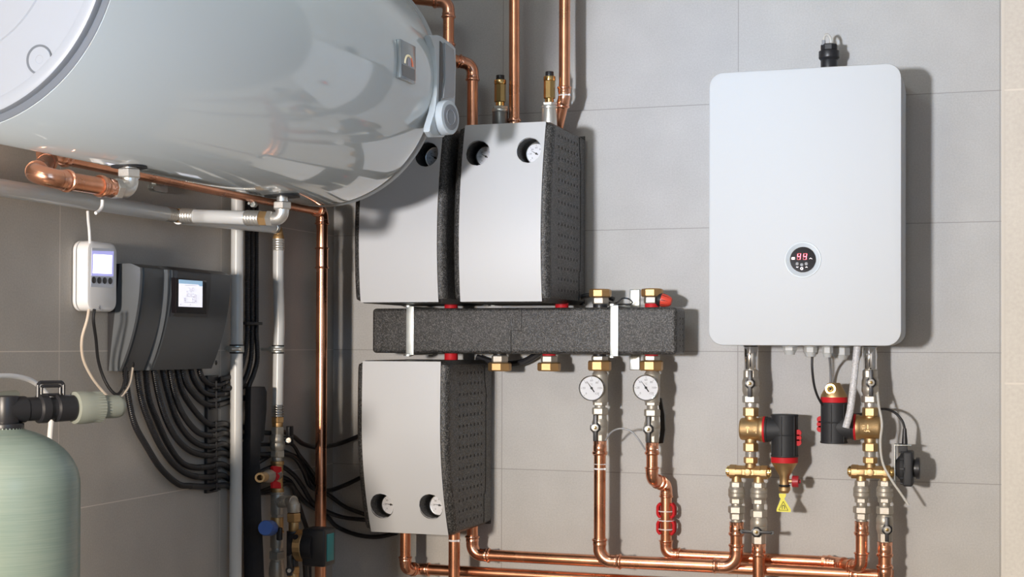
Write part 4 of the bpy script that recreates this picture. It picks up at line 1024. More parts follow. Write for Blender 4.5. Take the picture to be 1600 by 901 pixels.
px2u = lambda px: (416-px)/(416-277.)
rw = 10.9*S(f(.4))
mb = MB(); mb.cyl(f(px2u(384)), f(px2u(302)), rw, bev=.0005); mb.build('pipe', 'white_pipe', tw)
mb = MB(); mb.hexn(f(0), f(px2u(405)), rw*1.12); mb.build('brass_joint', 'brass_nut', tw)
mb = MB(); crimp(mb, f(px2u(405)), f(px2u(383)), rw*1.07); mb.build('crimp_sleeve', 'nickel_bright', tw)
mb = MB(); crimp(mb, f(px2u(304)), f(px2u(283)), rw*1.07); mb.build('crimp_sleeve', 'nickel_bright', tw)
mb = MB(); mb.hexn(f(px2u(284)), f(px2u(276)), rw*1.15); mb.cyl(f(px2u(277)), f(px2u(268)), rw*.8); mb.build('brass_joint', 'brass_nut', tw)
mb = MB(); e0 = V((gd, g1.y, zg)); crimp(mb, e0-Y1*.004, V((gd, L(271, 335, gd).y, zg)), rg*.96); mb.build('crimp_sleeve', 'nickel_bright', tw)
# lower grey branch behind to the drop pipe
wd = .045
W2 = L(434.5, 500, wd); sW = S(W2); stW = Stack(W2); stW.px = 434.5
zb_ = stW.z(357)
t = thing('grey_pipe', 'thin grey plastic branch pipe passing behind the white pipe to a brass elbow', 'pipe', (W2.x, W2.y, zb_), None)
b0 = V((gd, g1.y+.05, zg-.004)); b1 = V((W2.x, W2.y-.03, zb_+.001))
mb = MB(); mb.cyl(b0, b1, rw*.98); mb.build('pipe', 'grey_pipe', t)
mb = MB(); crimp(mb, b1-(b1-b0).normalized()*.002, b1+(b1-b0).normalized()*.012, rw*1.03); mb.build('crimp_sleeve', 'steel', t)
t = thing('white_drop_pipe', 'white plastic pipe dropping from the brass elbow to the valve column', 'pipe', stW.p(634))
mb = MB(); qq, tl = ang_arc(V((W2.x, W2.y, zb_)), Y1, V((0, 0, -1)), .013); mb.tube([b1+Y1*.008]+qq+[stW.p(374)], 7*sW, 20); mb.lathe(stW.p(373), UP, [(0, 9*sW), (4*sW, 8.6*sW), (7*sW, 7*sW)], 24); lab(mb.build('brass_elbow', 'brass_nut', t), 'brass elbow')
mb = MB(); crimp(mb, stW.p(391), stW.p(372), 8.8*sW); mb.build('crimp_sleeve', 'nickel_bright', t)
mb = MB(); mb.tube(smooth([stW.p(391), stW.p(440)+X1*0, stW.p(500)+Y1*.006, stW.p(560)+Y1*.003, stW.p(634)], .01), 8.5*sW, 24); mb.build('pipe', 'white_pipe', t)
# tall white pipe
wp = L(370, 500, .029); sP = S(wp); stP = Stack(wp)
mb = MB(); mb.cyl(V((wp.x, wp.y, .02)), V((wp.x, wp.y, stP.z(290))), 9.7*sP); tag(mb.build('white_pipe', 'white_pipe'), 'tall straight white plastic pipe just right of the dark controller', 'pipe')
def clamp(st, P, r, py, label):
    z = st.z(py); c = V((P.x, P.y, z)); t = thing('pipe_clamp', label, 'clamp', c, 'rubber-lined pipe clamps on the left wall')
    mb = MB(); mb.lathe(c-UP*.010, UP, [(0, r*1.01), (0, r*1.14), (.020, r*1.14), (.020, r*1.01)], 32); mb.build('rubber', 'black_rub', t)
    mb = MB(); mb.lathe(c-UP*.007, UP, [(0, r*1.12), (0, r*1.2), (.014, r*1.2), (.014, r*1.12)], 32)
    mb.build('band', 'zinc', t)
    mb = MB(); mb.cyl(V((.001, c.y, c.z)), V((c.x-r*1.1, c.y, c.z)), .0035, n=14); mb.hexn(V((c.x-r*1.1-.008, c.y, c.z)), V((c.x-r*1.1, c.y, c.z)), .008); mb.build('threaded_rod', 'zinc', t)
    q = c+V((.45, -.89, 0))*r*1.25; mb = MB(); mb.cyl(q+V((.89, .45, 0))*-.010, q+V((.89, .45, 0))*.010, .0042, n=14); mb.hexn(q+V((.89, .45, 0))*.009, q+V((.89, .45, 0))*.013, .0065); mb.build('screw', 'nickel_bright', t)
clamp(stP, wp, 9.7*sP, 545, 'zinc pipe clamp round the tall white pipe')
clamp(stW, W2, 8.5*sW, 545.5, 'zinc pipe clamp round the white drop pipe above the valve column')
# clamp peeking out under the tank
c = L(397, 318, .05); t = thing('pipe_clamp', 'small zinc clamp on black conduits just under the water heater', 'clamp', c)
mb = MB(); mb.tube(smooth([c+V((.0, -.03, .010)), c+V((0, -.012, -.006)), c+V((0, .012, -.002)), c+V((0, .028, .02))], .004), .004, 8, flat=.5); mb.build('band', 'zinc', t)
mb = MB(); c2 = L(396, 319, .06); mb.cyl(c2-Y1*.022, c2+Y1*.012, .003, n=12); mb.hexn(c2+V((0, -.004, 0)), c2+V((0, .006, 0)), .008); mb.build('screw', 'zinc', t)
# wall hook
c = L(250, 291, .012); t = thing('wall_bracket', 'small pale metal bracket screwed to the left wall under the water heater', 'bracket', c)
mb = MB(); a, b_ = L(238, 292, .012), L(263, 292, .012); pr = [L(x, y, .012) for x, y in ((240, 288), (248, 288), (249, 284), (263, 284), (262.5, 300), (260, 301.5), (241, 298), (238, 294))]
mb.prism(pr, V((-.012, 0, 0)), .0015); mb.build('plate', 'zinc', t)
mb = MB(); c = L(246, 286, .022); mb.cyl(c-X1*.010, c, .006, n=16); mb.build('screw', 'zinc', t)

# ---- corrugated conduits on the wall behind the pipes
for i, (x, yb) in enumerate(((386.5, 0), (393.5, 1), (400.5, 2))):
    ends = [[(386.5, 520), (383, 550), (374, 580), (360, 588), (345, 592)], [(393.5, 530), (392, 560), (384, 590), (370, 604), (350, 606)], [(400.5, 520), (402, 560), (396, 585), (388, 606), (386, 640)]][i]
    pts = [L(x, 296, .016), L(x, 340, .016), L(x, 400, .016), L(x, 460, .016), L(x, 500, .016)]+[L(a, b, .016+(.004*i)) for a, b in ends]
    conduit('black_conduit', ['left of three ribbed black conduits dropping between the two white pipes', 'middle of three ribbed black conduits dropping between the two white pipes', 'right of three ribbed black conduits dropping between the two white pipes'][i], 'conduit', pts, .0062, 'vertical ribbed conduits between the white pipes')
mb = MB(); mb.box(L(393.5, 505, .020), (.016, .075, .007), bev=.001); tag(mb.build('cable_tie', 'black_pl'), 'black tie band round the three vertical conduits', 'cable tie')
# fan of conduits from the controller
Z = lambda X, Y: (180+X/4.097, 560+Y/4.097)
fan = [
 [(65, 30), (65, 80), (85, 250), (125, 420), (200, 560), (290, 700), (400, 800), (480, 815), (600, 820), (700, 810), (745, 825), (830, 850)],
 [(140, 30), (140, 80), (165, 250), (215, 400), (290, 560), (380, 680), (480, 745), (600, 760), (680, 745), (745, 775), (830, 800)],
 [(195, 30), (195, 80), (215, 250), (270, 400), (340, 550), (420, 660), (500, 695), (600, 692), (680, 675), (745, 710), (830, 740)],
 [(248, 30), (248, 80), (280, 250), (330, 400), (400, 520), (490, 595), (600, 620), (680, 602), (745, 622), (830, 650)],
 [(305, 30), (305, 80), (340, 230), (390, 380), (460, 490), (540, 550), (620, 560), (690, 545), (745, 575), (830, 600)],
 [(350, 30), (350, 80), (380, 230), (430, 350), (500, 445), (560, 485), (640, 490), (690, 475), (745, 490), (830, 500)],
 [(398, 30), (398, 80), (430, 210), (490, 310), (560, 390), (620, 425), (690, 415), (745, 432), (830, 440)],
 [(430, 30), (430, 80), (455, 160), (510, 235), (570, 285), (640, 297), (745, 270), (830, 250)],
 [(487, 30), (487, 80), (512, 150), (560, 210), (620, 232), (680, 226), (745, 215), (830, 170)],
 [(540, 30), (540, 75), (560, 125), (610, 165), (680, 165), (745, 110), (800, 40)]]
fl = ['outermost and lowest', 'second lowest', 'third lowest', 'fourth lowest', 'fifth lowest', 'sixth lowest', 'seventh lowest', 'third from top', 'second from top', 'topmost and shortest']
for i, pts in enumerate(fan):
    P = [L(*Z(x, y), (.016+.003*(i % 2)) if x < 600 else .0078 if x > 735 else .013) for x, y in pts]
    conduit('black_conduit', f'{fl[i]} ribbed black conduit curving from the controller to the wall rail', 'conduit', P, .0066, 'ribbed conduits fanning out below the controller', upto=.60)
a, b_ = L(323, 590, .006), L(339, 764, .006)
mb = MB(); mb.box((.005, (a.y+b_.y)/2, (a.z+b_.z)/2), (.008, abs(b_.y-a.y), abs(a.z-b_.z)+.01), bev=.001)
for i, pts in enumerate(fan):
    x, y = Z(640, [818, 752, 683, 610, 556, 490, 424, 297, 232, 165][i]); c = L(x, y+5.5, .014); mb.box(c, (.012, .03, .003), bev=.0008); c = L(x+2, y, .027); mb.box(c, (.002, .005, .016), bev=.0005)
tag(mb.build('cable_rail', 'black_pl'), 'vertical black rail clamping the conduits to the wall left of the tall white pipe', 'rail')
# black fabric wrap
ww = L(397, 750, .07)
def wrap():
    rows = []; vs = []; fs = []; n = 28
    ys = [(604, 386, 411), (612, 385.5, 415), (640, 385, 415), (680, 385, 411), (689, 384, 409), (690, 384, 405), (720, 384, 402), (800, 384, 404), (860, 384, 408), (930, 384, 412)]
    for y, x0, x1 in ys:
        a, b = L(x0+4, y, .034), L(x1-5, y, .034); c = (a+b)/2; w = abs(b.y-a.y)/2
        for k in range(n):
            th = 2*pi*k/n; vs.append(c+V((.022*sin(th)*(1+.05*sin(3*th+y*.02)), w*cos(th), 0)))
    for i in range(len(ys)-1):
        for k in range(n): k2 = (k+1) % n; fs.append((i*n+k, i*n+k2, (i+1)*n+k2, (i+1)*n+k))
    fs.append(tuple(range(n))); fs.append(tuple((len(ys)-1)*n+k for k in range(n)))
    mb = MB(); mb.sharp = 60; mb.add(vs, fs); return mb
tag(wrap().build('fabric_sleeve', 'fabric'), 'black fabric sleeve wrapped round cables between the white pipes', 'cable sleeve')

# ---- valve column
cv = Stack(V((W2.x, W2.y, ZO))); cv.px = 433.5
CS = 'column of valves left of the corner copper pipe'
t = thing('crimp_joint', 'crimped steel and brass joint at the foot of the white drop pipe', 'pipe fitting', cv.p(667))
mb = MB(); crimp(mb, cv.p(651), cv.p(632), 9.4*cv.s); mb.build('crimp_sleeve', 'steel', t)
mb = MB(); cv.seg(mb, 'hex', 650.5, 660, 20.5); cv.seg(mb, 'cyl', 659.5, 667, 17); mb.build('brass_adapter', 'brass_nut', t)
t = thing('ball_valve', 'nickel ball valve with small black handle below the crimped joint', 'valve', cv.p(714))
mb = MB(); cv.seg(mb, 'hex', 666.5, 679, 21.5); cv.seg(mb, 'bulge', 678, 703, 24); mb.build('body', 'nickel', t)
mb = MB(); cv.seg(mb, 'hex', 702.5, 714, 23.5); cv.seg(mb, 'cyl', 713.5, 721, 17); mb.build('union_nut', 'nickel', t)
c = cv.p(684)+V((.028, .004, 0)); mb = MB(); mb.cyl(cv.p(685), c, .006); mb.box(c+V((.002, 0, .016)), (.010, .022, .026), bev=.002); mb.box(c+V((.004, 0, -.004)), (.010, .014, .02), bev=.002); hd = mb.build('handle', 'black_pl', t)
mb = MB(); mb.cyl(c+V((.004, -.007, -.004)), c+V((.006, -.014, -.004)), .006, n=16); mb.build('screw', 'nickel_bright', hd)
t = thing('drain_tee', 'brass tee with red butterfly handle and open hose spout pointing left', 'valve', cv.p(769))
mb = MB(); cv.seg(mb, 'cyl', 720, 726, 21); cv.seg(mb, 'cyl', 725, 763, 18); cv.seg(mb, 'cyl', 762, 769, 21); mb.build('body', 'brass_nut', t)
sp0 = cv.p(741.5); spd = V((.45, -.89, -.03)).normalized(); spd = (L(408, 745.5, .11)-sp0).normalized(); ln = (L(408, 745.5, .11)-sp0).length
mb = MB(); mb.lathe(sp0, spd, [(0, 9*cv.s), (ln*.45, 9*cv.s), (ln*.5, 10*cv.s), (ln*.62, 9.5*cv.s), (ln*.7, 7.4*cv.s), (ln*.8, 7.4*cv.s)], 28); mb.build('spout', 'nickel', t)
mb = MB(); e0 = sp0+spd*ln*.78; mb.lathe(e0, spd, [(0, 7*cv.s), (ln*.1, 7.6*cv.s), (ln*.2, 7*cv.s), (ln*.3, 7.2*cv.s), (ln*.3, 4.4*cv.s), (ln*.1, 4.2*cv.s)], 28, caps=False); mb.lathe(e0+spd*ln*.1, spd, [(0, 4.3*cv.s), (.0005, 4.3*cv.s)], 20); mb.build('hose_spout', 'brass', t)
hc = L(432, 744, .085); fwd = V((.35, -.93, 0)); sx = V((.93, .35, 0))
mb = MB()
hz = lambda x, y: L(x, y, .082)
for poly in (((427, 729), (431, 727.5), (440, 729), (440.5, 736), (434, 739), (435, 750), (430, 751.5), (427, 748), (428, 737)), ((427, 752), (432, 750.5), (439, 754), (439.5, 763), (427, 762.5))):
    mb.prism([hz(*p_) for p_ in poly], V((-.008, 0, 0)), .0012)
mb.cyl(hc-fwd*0, hc+fwd*.008, 5*cv.s, n=20); lab(mb.build('handle', 'red', t), 'red butterfly handle')
t = thing('check_valve', 'nickel branch fitting with ribbed side elbow to the black pump', 'pipe fitting', cv.p(810))
mb = MB(); cv.seg(mb, 'cyl', 768, 771, 22); cv.seg(mb, 'cyl', 770.5, 803, 20.5); cv.seg(mb, 'hex', 802.5, 808, 19); mb.build('body', 'nickel', t)
# branch to the pump
pv = L(459, 800, .10); ps = Stack(pv)
bj = V((pv.x, pv.y, ps.z(783))); mb = MB(); a0 = cv.p(784); dd = (bj-a0).normalized(); lnn = (bj-a0).length; pr = []
for i in range(7): pr += [(lnn*(.1+.11*i), 9.6*cv.s), (lnn*(.15+.11*i), 8.4*cv.s)]
mb.lathe(a0, dd, [(0, 8.5*cv.s)]+pr+[(lnn, 9*cv.s)], 28); qq, tl = ang_arc(bj, dd, V((0, 0, -1)), .014); mb.tube(qq, 9.6*ps.s, 24); ps.seg(mb, 'cyl', 786, 800, 20); mb.build('side_elbow', 'nickel', t)
t = thing('brass_coupling', 'brass coupling between the side elbow and the black pump', 'pipe fitting', ps.p(832))
mb = MB(); ps.seg(mb, 'hex', 801, 815, 23); ps.seg(mb, 'cyl', 814, 830, 16); mb.build('nut', 'brass_nut', t)
t = thing('drain_valve', 'brass valve with round blue cap in the left valve column', 'valve', cv.p(862))
mb = MB(); cv.seg(mb, 'cyl', 807.5, 832, 20); cv.seg(mb, 'cyl', 829, 832, 22); mb.build('brass_body', 'brass_nut', t)
mb = MB(); cv.seg(mb, 'cyl', 831.5, 855, 21.5); cv.seg(mb, 'cyl', 854.5, 862, 17); mb.text('V', cv.p(844)+V((.35, -.93, 0))*.0155, .011, (.93, .35, 0), UP, .0004); mb.build('body', 'nickel', t)
b0_ = cv.p(825); bt_ = L(418, 824.5, .115); dd = (bt_-b0_).normalized(); lnn = (bt_-b0_).length
mb = MB(); mb.lathe(b0_, dd, [(0, 5*cv.s), (lnn*.5, 6*cv.s), (lnn*.55, 9*cv.s), (lnn*.75, 9*cv.s)], 24); mb.box(b0_+dd*lnn*.5+V((.012, .012, -.014)), (.012, .012, .03), bev=.003); mb.build('neck', 'black_pl', t)
mb = MB(); mb.lathe(b0_+dd*lnn*.7, dd, [(0, 11*cv.s), (.002, 11.8*cv.s), (lnn*.45, 11.6*cv.s), (lnn*.52, 10.4*cv.s)], 14); lab(mb.build('cap', 'blue', t), 'blue ribbed cap')
t = thing('union_valve', 'lowest nickel union valve of the left valve column', 'valve', cv.p(925))
mb = MB(); cv.seg(mb, 'hex', 861, 873, 26.5); mb.build('union_nut', 'nickel', t)
mb = MB(); cv.seg(mb, 'cyl', 872, 879, 20); cv.seg(mb, 'bulge', 877, 925, 25); mb.build('body', 'nickel', t)
# circulator pump
t = thing('circulation_pump', 'small black circulation pump with brass ring and teal label, below the corner pipe', 'pump', ps.p(905))
mb = MB(); ps.seg(mb, 'cyl', 829, 870, 22); ps.seg(mb, 'cyl', 868, 885, 15); mb.build('volute', 'black_pl', t)
pa = ps.p(851); pdx = V((1, -.04, 0)).normalized(); s = ps.s
mb = MB(); mb.cyl(pa, pa+pdx*.02, 22*s); mb.build('pump_body', 'black_pl', t)
mb = MB(); pr = []; mb.lathe(pa+pdx*.014, pdx, [(0, 23*s), (.002, 25*s), (.020, 25*s), (.022, 23.5*s)], 22); mb.sharp = 10; lab(mb.build('ring_nut', 'brass', t), 'ribbed brass ring nut')
mb = MB(); sdp = UP.cross(pdx)
mb.lathe(pa+pdx*.034, pdx, [(0, 24*s), (.012, 26*s), (.03, 26*s)], 32); mb.box(pa+pdx*.066, (.060, .056, 58*s), (pdx, sdp, UP), bev=.006); mot = mb.build('motor', 'black_pl', t)
mb = MB(); mb.box(pa+pdx*.0965, (.0016, .034, 42*s), (pdx, sdp, UP), bev=.0006)
lab(mb.build('label_plate', 'teal', t), 'teal label')
mb = MB(); ps.seg(mb, 'hex', 884, 895, 20); ps.seg(mb, 'cyl', 894, 925, 18); mb.build('brass_tail', 'brass_nut', t)
mb = MB(); c = L(452, 891, .12); mb.cyl(c-V((.35, -.93, 0))*.03, c, .009, n=20); mb.box(c-V((.35, -.93, 0))*.006+V((0, 0, .012)), (.012, .01, .05), bev=.003); hd = mb.build('handle', 'black_pl', t)
mb = MB(); mb.cyl(c, c+V((.35, -.93, 0))*.003, .0045, n=14); mb.build('screw', 'nickel_bright', hd)

# ---- cables to the lower pump station
Zc = lambda X, Y: (340+X/3.207, 620+Y/3.207)
def bc(pts, label, d=.03, ribbed=False, r=.0058):
    # points left of the corner sit off the left wall, right of it off the back wall
    P = []
    for X, Y in pts:
        x, y = Zc(X, Y)
        p_ = L(x, y, d)
        P.append(p_ if p_.y < -d else B(x, y, d))
    # ease around the corner
    if ribbed: conduit('black_conduit', label, 'conduit', P, r, 'black conduits crossing the corner to the lower pump station')
    else: cable('black_cable', label, 'cable', P, r, 'conduit', 'black cables crossing the corner to the lower pump station', 12, .005)
bc([(180, 170), (260, 180), (330, 175), (380, 198), (430, 235), (500, 252), (560, 245), (620, 230), (690, 203), (720, 190), (760, 180)], 'topmost black cable crossing behind the corner copper pipe', .028)
bc([(180, 290), (300, 285), (380, 300), (430, 370), (460, 440), (510, 468), (570, 465), (640, 440), (700, 412), (730, 398), (770, 385)], 'second black cable from top crossing behind the corner copper pipe', .030)
bc([(180, 340), (300, 275), (370, 290), (420, 320), (460, 390), (500, 450), (570, 500), (640, 550), (730, 585), (800, 610)], 'third black conduit from top crossing behind the corner copper pipe', .017, True)
bc([(180, 390), (300, 345), (370, 380), (420, 440), (470, 520), (520, 560), (620, 600), (740, 615), (800, 620)], 'fourth black conduit from top crossing behind the corner copper pipe', .029, True)
bc([(180, 430), (300, 400), (360, 420), (400, 480), (450, 535), (540, 590), (600, 650), (700, 690), (800, 700), (900, 680)], 'lowest black cable sagging under the lower pump station', .016)
bc([(200, 480), (320, 440), (370, 440), (400, 520), (430, 610), (455, 700), (460, 880), (455, 960)], 'black cable dropping behind the circulation pump', .020)
bc([(180, 240), (300, 235), (370, 235), (410, 290), (450, 340), (490, 400), (505, 440)], 'short black cable beside the ball valve handle in the corner', .024, False, .0045)
bc([(210, 480), (260, 478), (300, 470)], 'short black cable stub behind the drain tee', .018)
bc([(390, 700), (425, 760), (440, 840), (445, 960)], 'black cable dropping in front below the pump motor', .12, False, .007)
# ribbed cable under header and behind upper stations
cable('black_conduit', 'ribbed black conduit looping under the header between its loose nuts', 'conduit', [B(745, 558, .03), B(765, 565, .03), B(790, 569, .03), B(815, 566, .03), B(835, 556, .03), B(850, 545, .03)], .0085, 'conduit')
cable('black_cable', 'black cable leaving the upper right pump station over the header', 'cable', [B(895, 470, .05), B(915, 462, .05), B(940, 461, .04), B(960, 468, .04)], .006, 'conduit')
# ---- the dark heating controller
def controller():
    # outline in (wall distance x, height z) at each section along y; width positions from the picture
    yl = L(180, 500, 0.01).y; yr = L(350, 520, .03).y
    t = thing('heating_controller', 'dark grey curved heating controller with lit colour screen on the left wall', 'controller', (.05, (yl+yr)/2, L(200, 578, .03).z))
    zt, zb = L(270, 417, .10).z, L(270, 577, .05).z
    return t, yl, yr, zt, zb
t, yl, yr, zt, zb = controller()
zt = L(270, 416, .075).z; zb = L(260, 577.5, .035).z
# front surface profile: depth at top large, sweeping back towards the bottom
def fd(u):   # u 0 bottom .. 1 top
    return .032+.046*(1-(1-min(u, .95))**2.2)-(.022*((u-.95)/.05)**2 if u > .95 else 0)
def cshell(name, m, y0f, y1f, lift, parent, ubot=0., utop=1., rear=.002, bev=.004):
    n = 26; mb = MB(); mb.sharp = 35; vs = []; fs = []
    H = zt-zb
    for i in range(n+1):
        u = ubot+(utop-ubot)*i/n; z = zb+H*u; d = fd(u)+lift
        a, b = y0f(u), y1f(u)
        vs += [V((rear, a, z)), V((d-bev, a, z)), V((d, a+bev, z)), V((d, b-bev, z)), V((d-bev, b, z)), V((rear, b, z))]
    for i in range(n):
        for k in range(5): fs.append((i*6+k, i*6+k+1, (i+1)*6+k+1, (i+1)*6+k))
    fs.append((0, 1, 2, 3, 4, 5)); fs.append(tuple(n*6+k for k in range(6)))
    mb.add(vs, fs); return mb.build(name, m, parent)
# positions along the wall for picture columns at the front surface (per height)
def yat(px, u):
    z = zb+(zt-zb)*u; d = fd(u)
    lo, hi = -2., 0.
    for _ in range(40):
        mid = (lo+hi)/2; q = RM.transposed() @ (V((d, mid, z))-CAM)
        if 800+F*q.x/q.y < px: lo = mid
        else: hi = mid
    return lo
yR = yat(361, .85); y_s1 = yat(221, .9); y0_ = y_s1+.0012; y_m0 = yat(257, .85); y_m1 = yat(326, .85)
mb = MB(); n = 26; vs = []; H = zt-zb          # black base: deeper at the top
for i in range(n+1):
    u = i/n; z = zb+H*u; d = min(fd(u)-.004, .004+.024*u); vs += [V((.002, y0_, z)), V((d, y0_, z)), V((max(.02, fd(u)-.012), y0_+.004, z)), V((max(.02, fd(u)-.020), yR-.004, z)), V((.002, yR-.004, z))]
fs = [(i*5+k, i*5+(k+1) % 5, (i+1)*5+(k+1) % 5, (i+1)*5+k) for i in range(n) for k in range(5)]+[(0, 1, 2, 3, 4), tuple(n*5+k for k in range(5))]
mb.add(vs, fs); mb.build('back_shell', 'black_pl', t)
mb = MB(); vs = []                                # silver flank sweeping from the base to the front
for i in range(n+1):
    u = i/n; z = zb+H*u; d0 = min(fd(u)-.004, .004+.024*u)+.0003; d1 = fd(u)
    vs += [V((d0, y0_-.0006, z)), V((d0+(d1-d0)*.5, y_s1-.0012, z)), V((d1, y_s1-.004, z)), V((d1, y_s1+.004, z)), V((d1-.012, y_s1+.004, z)), V((d0, y0_+.006, z))]
fs = [(i*6+k, i*6+(k+1) % 6, (i+1)*6+(k+1) % 6, (i+1)*6+k) for i in range(n) for k in range(6)]+[(0, 1, 2, 3, 4, 5), tuple(n*6+k for k in range(6))]
mb.add(vs, fs); mb.sharp = 50; lab(mb.build('side_panel', 'silver_pl', t), 'silver grey side panel')
cshell('front_cover', 'graphite', lambda u: y_s1+.002, lambda u: y_m0+.012, -.002, t, bev=.012)
cshell('cover_ridge', 'silver_pl', lambda u: y_m0-.002+.012*(1-u), lambda u: y_m0+.022, .003, t, bev=.008)
cshell('centre_cover', 'graphite', lambda u: y_m0+.010, lambda u: yR, .005, t, bev=.012)
cshell('screen_hood', 'black_pl', lambda u: y_m0+.024, lambda u: y_m1, .010, t, ubot=.52, utop=1.0, bev=.008)
# the screen follows the slope of the front
u0, u1 = .60, .90; H = zt-zb
pb = V((fd(u0)+.0115, 0, zb+H*u0)); pt = V((fd(u1)+.0115, 0, zb+H*u1)); upv = (pt-pb).normalized()
def scr(px, py, lift=0.):
    # intersect the picture ray with the screen plane
    nrm = Y1.cross(upv); nrm = nrm if nrm.x > 0 else -nrm; r = ray(px, py); P0 = pb+nrm*(.0045+lift); tt = (P0-CAM).dot(nrm)/r.dot(nrm); return CAM+r*tt
nrm = Y1.cross(upv); nrm = nrm if nrm.x > 0 else -nrm
c4 = [scr(275, 434), scr(323, 438), scr(323, 491), scr(275, 489)]
mb = MB(); mb.prism(c4, -nrm*.012, .0015); fr = mb.build('screen_frame', 'gloss_black', t)
c4 = [scr(279.8, 436.3, .0004), scr(316.5, 439, .0004), scr(316.2, 480, .0004), scr(279.3, 478.6, .0004)]
mb = MB(); mb.prism(c4, -nrm*.0004); lab(mb.build('screen', 'screen', fr), 'lit white screen with a heating diagram')
mb = MB(); mb.prism([scr(279.8, 436.3, .0008), scr(316.5, 439, .0008), scr(316.4, 447, .0008), scr(312, 447, .0008), scr(310, 444.5, .0008), scr(279.7, 442.5, .0008)], -nrm*.0003); mb.build('menu_bar', 'screen_blue', fr)
mb = MB()
def ln2(pts, r=.0003): mb.tube([scr(x, y, .0010) for x, y in pts], r, 5)
ZZ = lambda X, Y: (260+X/11.27, 420+Y/11.27)
for a in ([(360, 380), (365, 480)], [(432, 350), (432, 480)], [(340, 482), (510, 492)], [(310, 500), (312, 585), (500, 592)], [(340, 500), (338, 585)], [(500, 455), (502, 600), (528, 600), (526, 458), (500, 455)], [(330, 286), (520, 292)], [(385, 335), (410, 336), (410, 385), (386, 383)], [(455, 335), (483, 337), (482, 388), (456, 386), (455, 335)], [(460, 500), (462, 590)], [(380, 436), (410, 440)], [(455, 440), (482, 443)]):
    ln2([ZZ(*q) for q in a], .00035)
for X, Y in ((362, 395), (433, 395), (365, 455), (432, 458), (480, 492), (465, 535), (325, 520), (325, 550), (250, 625), (418, 630), (513, 565)): mb.sphere(scr(*ZZ(X, Y), .0008), .0011, 8)
mb.build('screen_diagram', 'screen_ink', fr)
for px, py in ((203.8, 566.5), (333.5, 563.8)):
    c = None; u = .06; c = V((fd(u)+.0065, yat(px, u), zb+H*u)); mb = MB(); mb.sphere(c+V((.000, 0, 0)), .0055, 12, (.4, .8, 1)); mb.build('screw_hole', 'hole', t)

# ---- white room controller
ya, yb2 = L(126, 430, .004).y, None
fx = .037
pz = lambda px, py, d: L(px, py, d)
wl, wr = L(137.5, 430, fx).y, L(184, 430, fx).y; wt, wb_ = L(160, 377, fx).z, L(160, 486.5, fx).z
def rx_loft(mb, cy, cz, rows, n=8):
    vs = []; fs = []
    for x, w, h, r in rows:
        q = rrect(w, h, r, n); m = len(q); vs += [V((x, cy+a, cz+b)) for a, b in q]
    for i in range(len(rows)-1):
        for k in range(m): k2 = (k+1) % m; fs.append((i*m+k, i*m+k2, (i+1)*m+k2, (i+1)*m+k))
    fs.append(tuple(reversed(range(m)))); fs.append(tuple((len(rows)-1)*m+k for k in range(m)))
    return mb.add(vs, fs)
cy, czz = (wl+wr)/2, (wt+wb_)/2; w, h = wr-wl, wt-wb_
t = thing('room_controller', 'small white rounded controller with glowing blue-white display on the left wall', 'controller', (.04, cy, wb_))
mb = MB(); rx_loft(mb, cy, czz, [(.002, w-.004, h-.004, .018), (.006, w, h, .020), (fx-.030, w, h, .020), (fx-.028, w-.003, h-.003, .019)]); mb.sharp = 40; mb.build('back_shell', 'white_pl', t)
mb = MB(); rx_loft(mb, cy, czz, [(fx-.0285, w-.005, h-.005, .019), (fx-.0255, w-.005, h-.005, .019)]); mb.build('seam', 'ink', t)
mb = MB(); rx_loft(mb, cy, czz, [(fx-.0255, w-.001, h-.001, .020), (fx-.006, w, h, .021), (fx-.002, w-.004, h-.004, .019), (fx, w-.014, h-.012, .015)]); mb.sharp = 40; mb.build('front_shell', 'white_pl', t)
fp = lambda px, py, l=0.: L(px, py, fx+l)
mb = MB(); mb.prism([fp(143.5, 387), fp(178, 388.5), fp(177, 449.5), fp(141.5, 448)], V((.0006, 0, 0))); mb.build('display_surround', mat('lavender_surround', (.60, .63, .71), .3), t)
mb = MB(); mb.prism([fp(143.6, 391.5, .0006), fp(177.6, 392.5, .0006), fp(177, 431.5, .0006), fp(142.6, 430.5, .0006)], V((.0003, 0, 0))); lab(mb.build('display_glow_frame', 'lcd_rim', t), 'bluish frame of the lit display')
mb = MB(); mb.prism([fp(146, 397, .001), fp(175, 398.5, .001), fp(174.5, 427.5, .001), fp(145, 426.5, .001)], V((.0003, 0, 0))); lab(mb.build('display', 'lcd', t), 'glowing white display')
for px, py in ((146, 437.3), (154.5, 437.8), (163, 438.2), (171.6, 438.7)):
    mb = MB(); c = fp(px, py); mb.lathe(c, X1, [(0, .0065), (.0018, .0062), (.0022, .005)], 20); mb.build('button', 'black_pl', t)
mb = MB(); c = fp(155.5, 480.5, .0003); mb.tube([c+V((0, -.003, .002)), c+V((0, .003, -.002)), c+V((0, 0, -.005)), c+V((0, 0, .005)), c+V((0, .003, .002)), c+V((0, -.003, -.002))], .0005, 5)
c = fp(173, 393.5, .0004); mb.tube([c+V((0, -.004, 0)), c+V((0, -.001, -.001)), c+V((0, .002, .002)), c+V((0, .004, .001))], .0005, 5); mb.build('printed_symbol', 'ink_grey', t)
cable('white_cable', 'thin white cable dropping from the grey pipe into the white controller', 'cable', [L(137, 330, .04), L(138, 345, .045), L(139.5, 360, .05), L(140.5, 380, .05)], .0028, 'white_pl')
cable('white_cable', 'short white cable stub curling below the near copper pipe', 'cable', [L(160, 312, .16), L(159.5, 322, .16), L(155, 329, .16), L(149, 333, .16)], .0030, 'white_pl')
